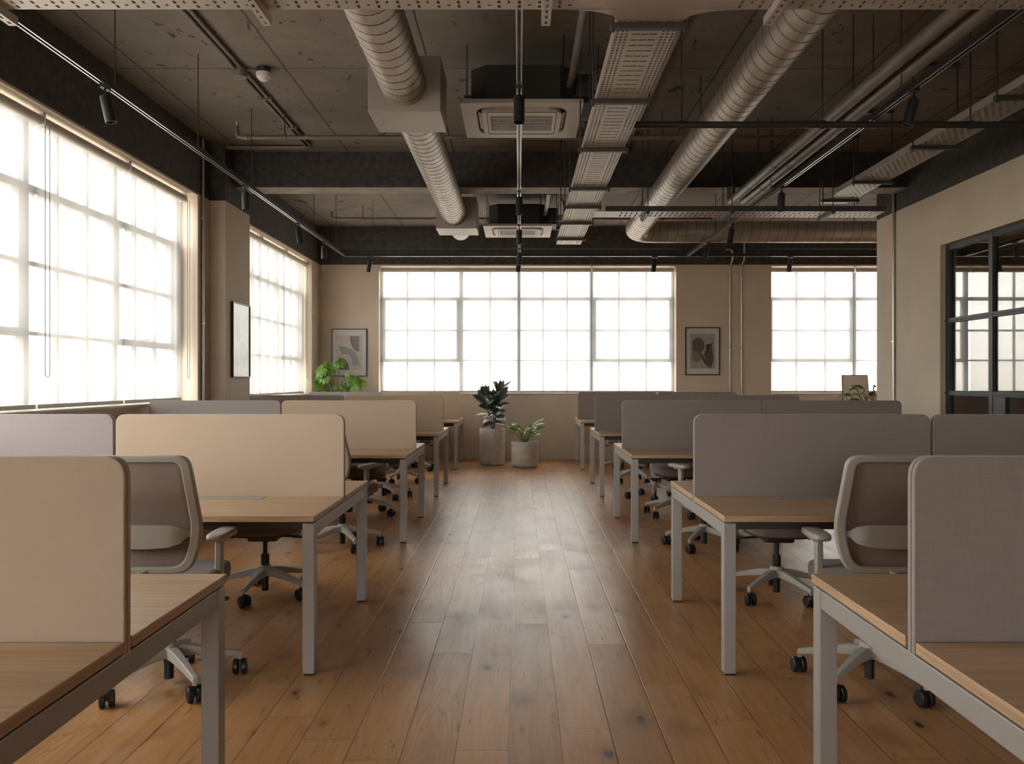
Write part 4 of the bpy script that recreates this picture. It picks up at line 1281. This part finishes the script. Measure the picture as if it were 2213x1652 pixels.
# tan board on an easel
root = thing('display_board', 'plain tan board on an easel before the right back window', 'board', (px(1853,13.6), 13.6, 0))
f = lambda a, b, t: (a, t + (b-.5)*.12, b)
MB().prism([(-.222,.50),(.222,.50),(.203,1.452),(-.203,1.452)], -.012, .012, f).build('panel', M['board'], root, bevel=.002)
MB().ring([(-.225,.497),(.225,.497),(.206,1.456),(-.206,1.456)], [(-.214,.507),(.214,.507),(.197,1.446),(-.197,1.446)], -.014, .014, f).build('panel_edge', M['dark_under'], root)
for sg in (-1, 1):
    MB().tube([(sg*.17,.03,.0),(sg*.15,.10,1.3)], .012, 8).build('leg', M['dark_under'], root)
MB().tube([(0,.45,.0),(0,.10,1.2)], .012, 8).build('leg', M['dark_under'], root)

# ------------------------------------------------------------------ daylight, camera
w = bpy.data.worlds.new('overcast_sky'); SC.world = w; w.use_nodes = True
nt = w.node_tree; nt.nodes.clear()
tc = nt.nodes.new('ShaderNodeTexCoord'); sx = nt.nodes.new('ShaderNodeSeparateXYZ')
mr = nt.nodes.new('ShaderNodeMapRange'); mr.interpolation_type = 'SMOOTHSTEP'
mr.inputs[1].default_value = -.06; mr.inputs[2].default_value = .10
mx = nt.nodes.new('ShaderNodeMix'); mx.data_type = 'RGBA'
mx.inputs[6].default_value = (.62,.56,.49,1); mx.inputs[7].default_value = (1.0,.985,.965,1)
bg = nt.nodes.new('ShaderNodeBackground'); bg.inputs[1].default_value = 9.0
ow = nt.nodes.new('ShaderNodeOutputWorld')
nt.links.new(tc.outputs['Generated'], sx.inputs[0]); nt.links.new(sx.outputs[2], mr.inputs[0])
nt.links.new(mr.outputs[0], mx.inputs[0]); nt.links.new(mx.outputs[2], bg.inputs[0]); nt.links.new(bg.outputs[0], ow.inputs[0])

cam = bpy.data.cameras.new('camera'); co = bpy.data.objects.new('camera', cam); COL.objects.link(co)
co.location = (0, 0, H); co.rotation_euler = (R(90), 0, 0)
cam.sensor_width = 36; cam.sensor_fit = 'HORIZONTAL'; cam.lens = 36*1850/2213
cam.shift_x = -15.5/2213; cam.shift_y = -3/2213
cam.clip_start = .05
SC.camera = co
SC.view_settings.view_transform = 'Standard'; SC.view_settings.look = 'None'
SC.view_settings.exposure = 0.68; SC.view_settings.gamma = 1.0; SC.view_settings.use_curve_mapping = False
cy = SC.cycles
cy.max_bounces = 12; cy.diffuse_bounces = 6; cy.glossy_bounces = 5; cy.transmission_bounces = 6; cy.transparent_max_bounces = 16
cy.caustics_reflective = False; cy.caustics_refractive = False
cy.sample_clamp_indirect = 8.0
cy.use_denoising = True
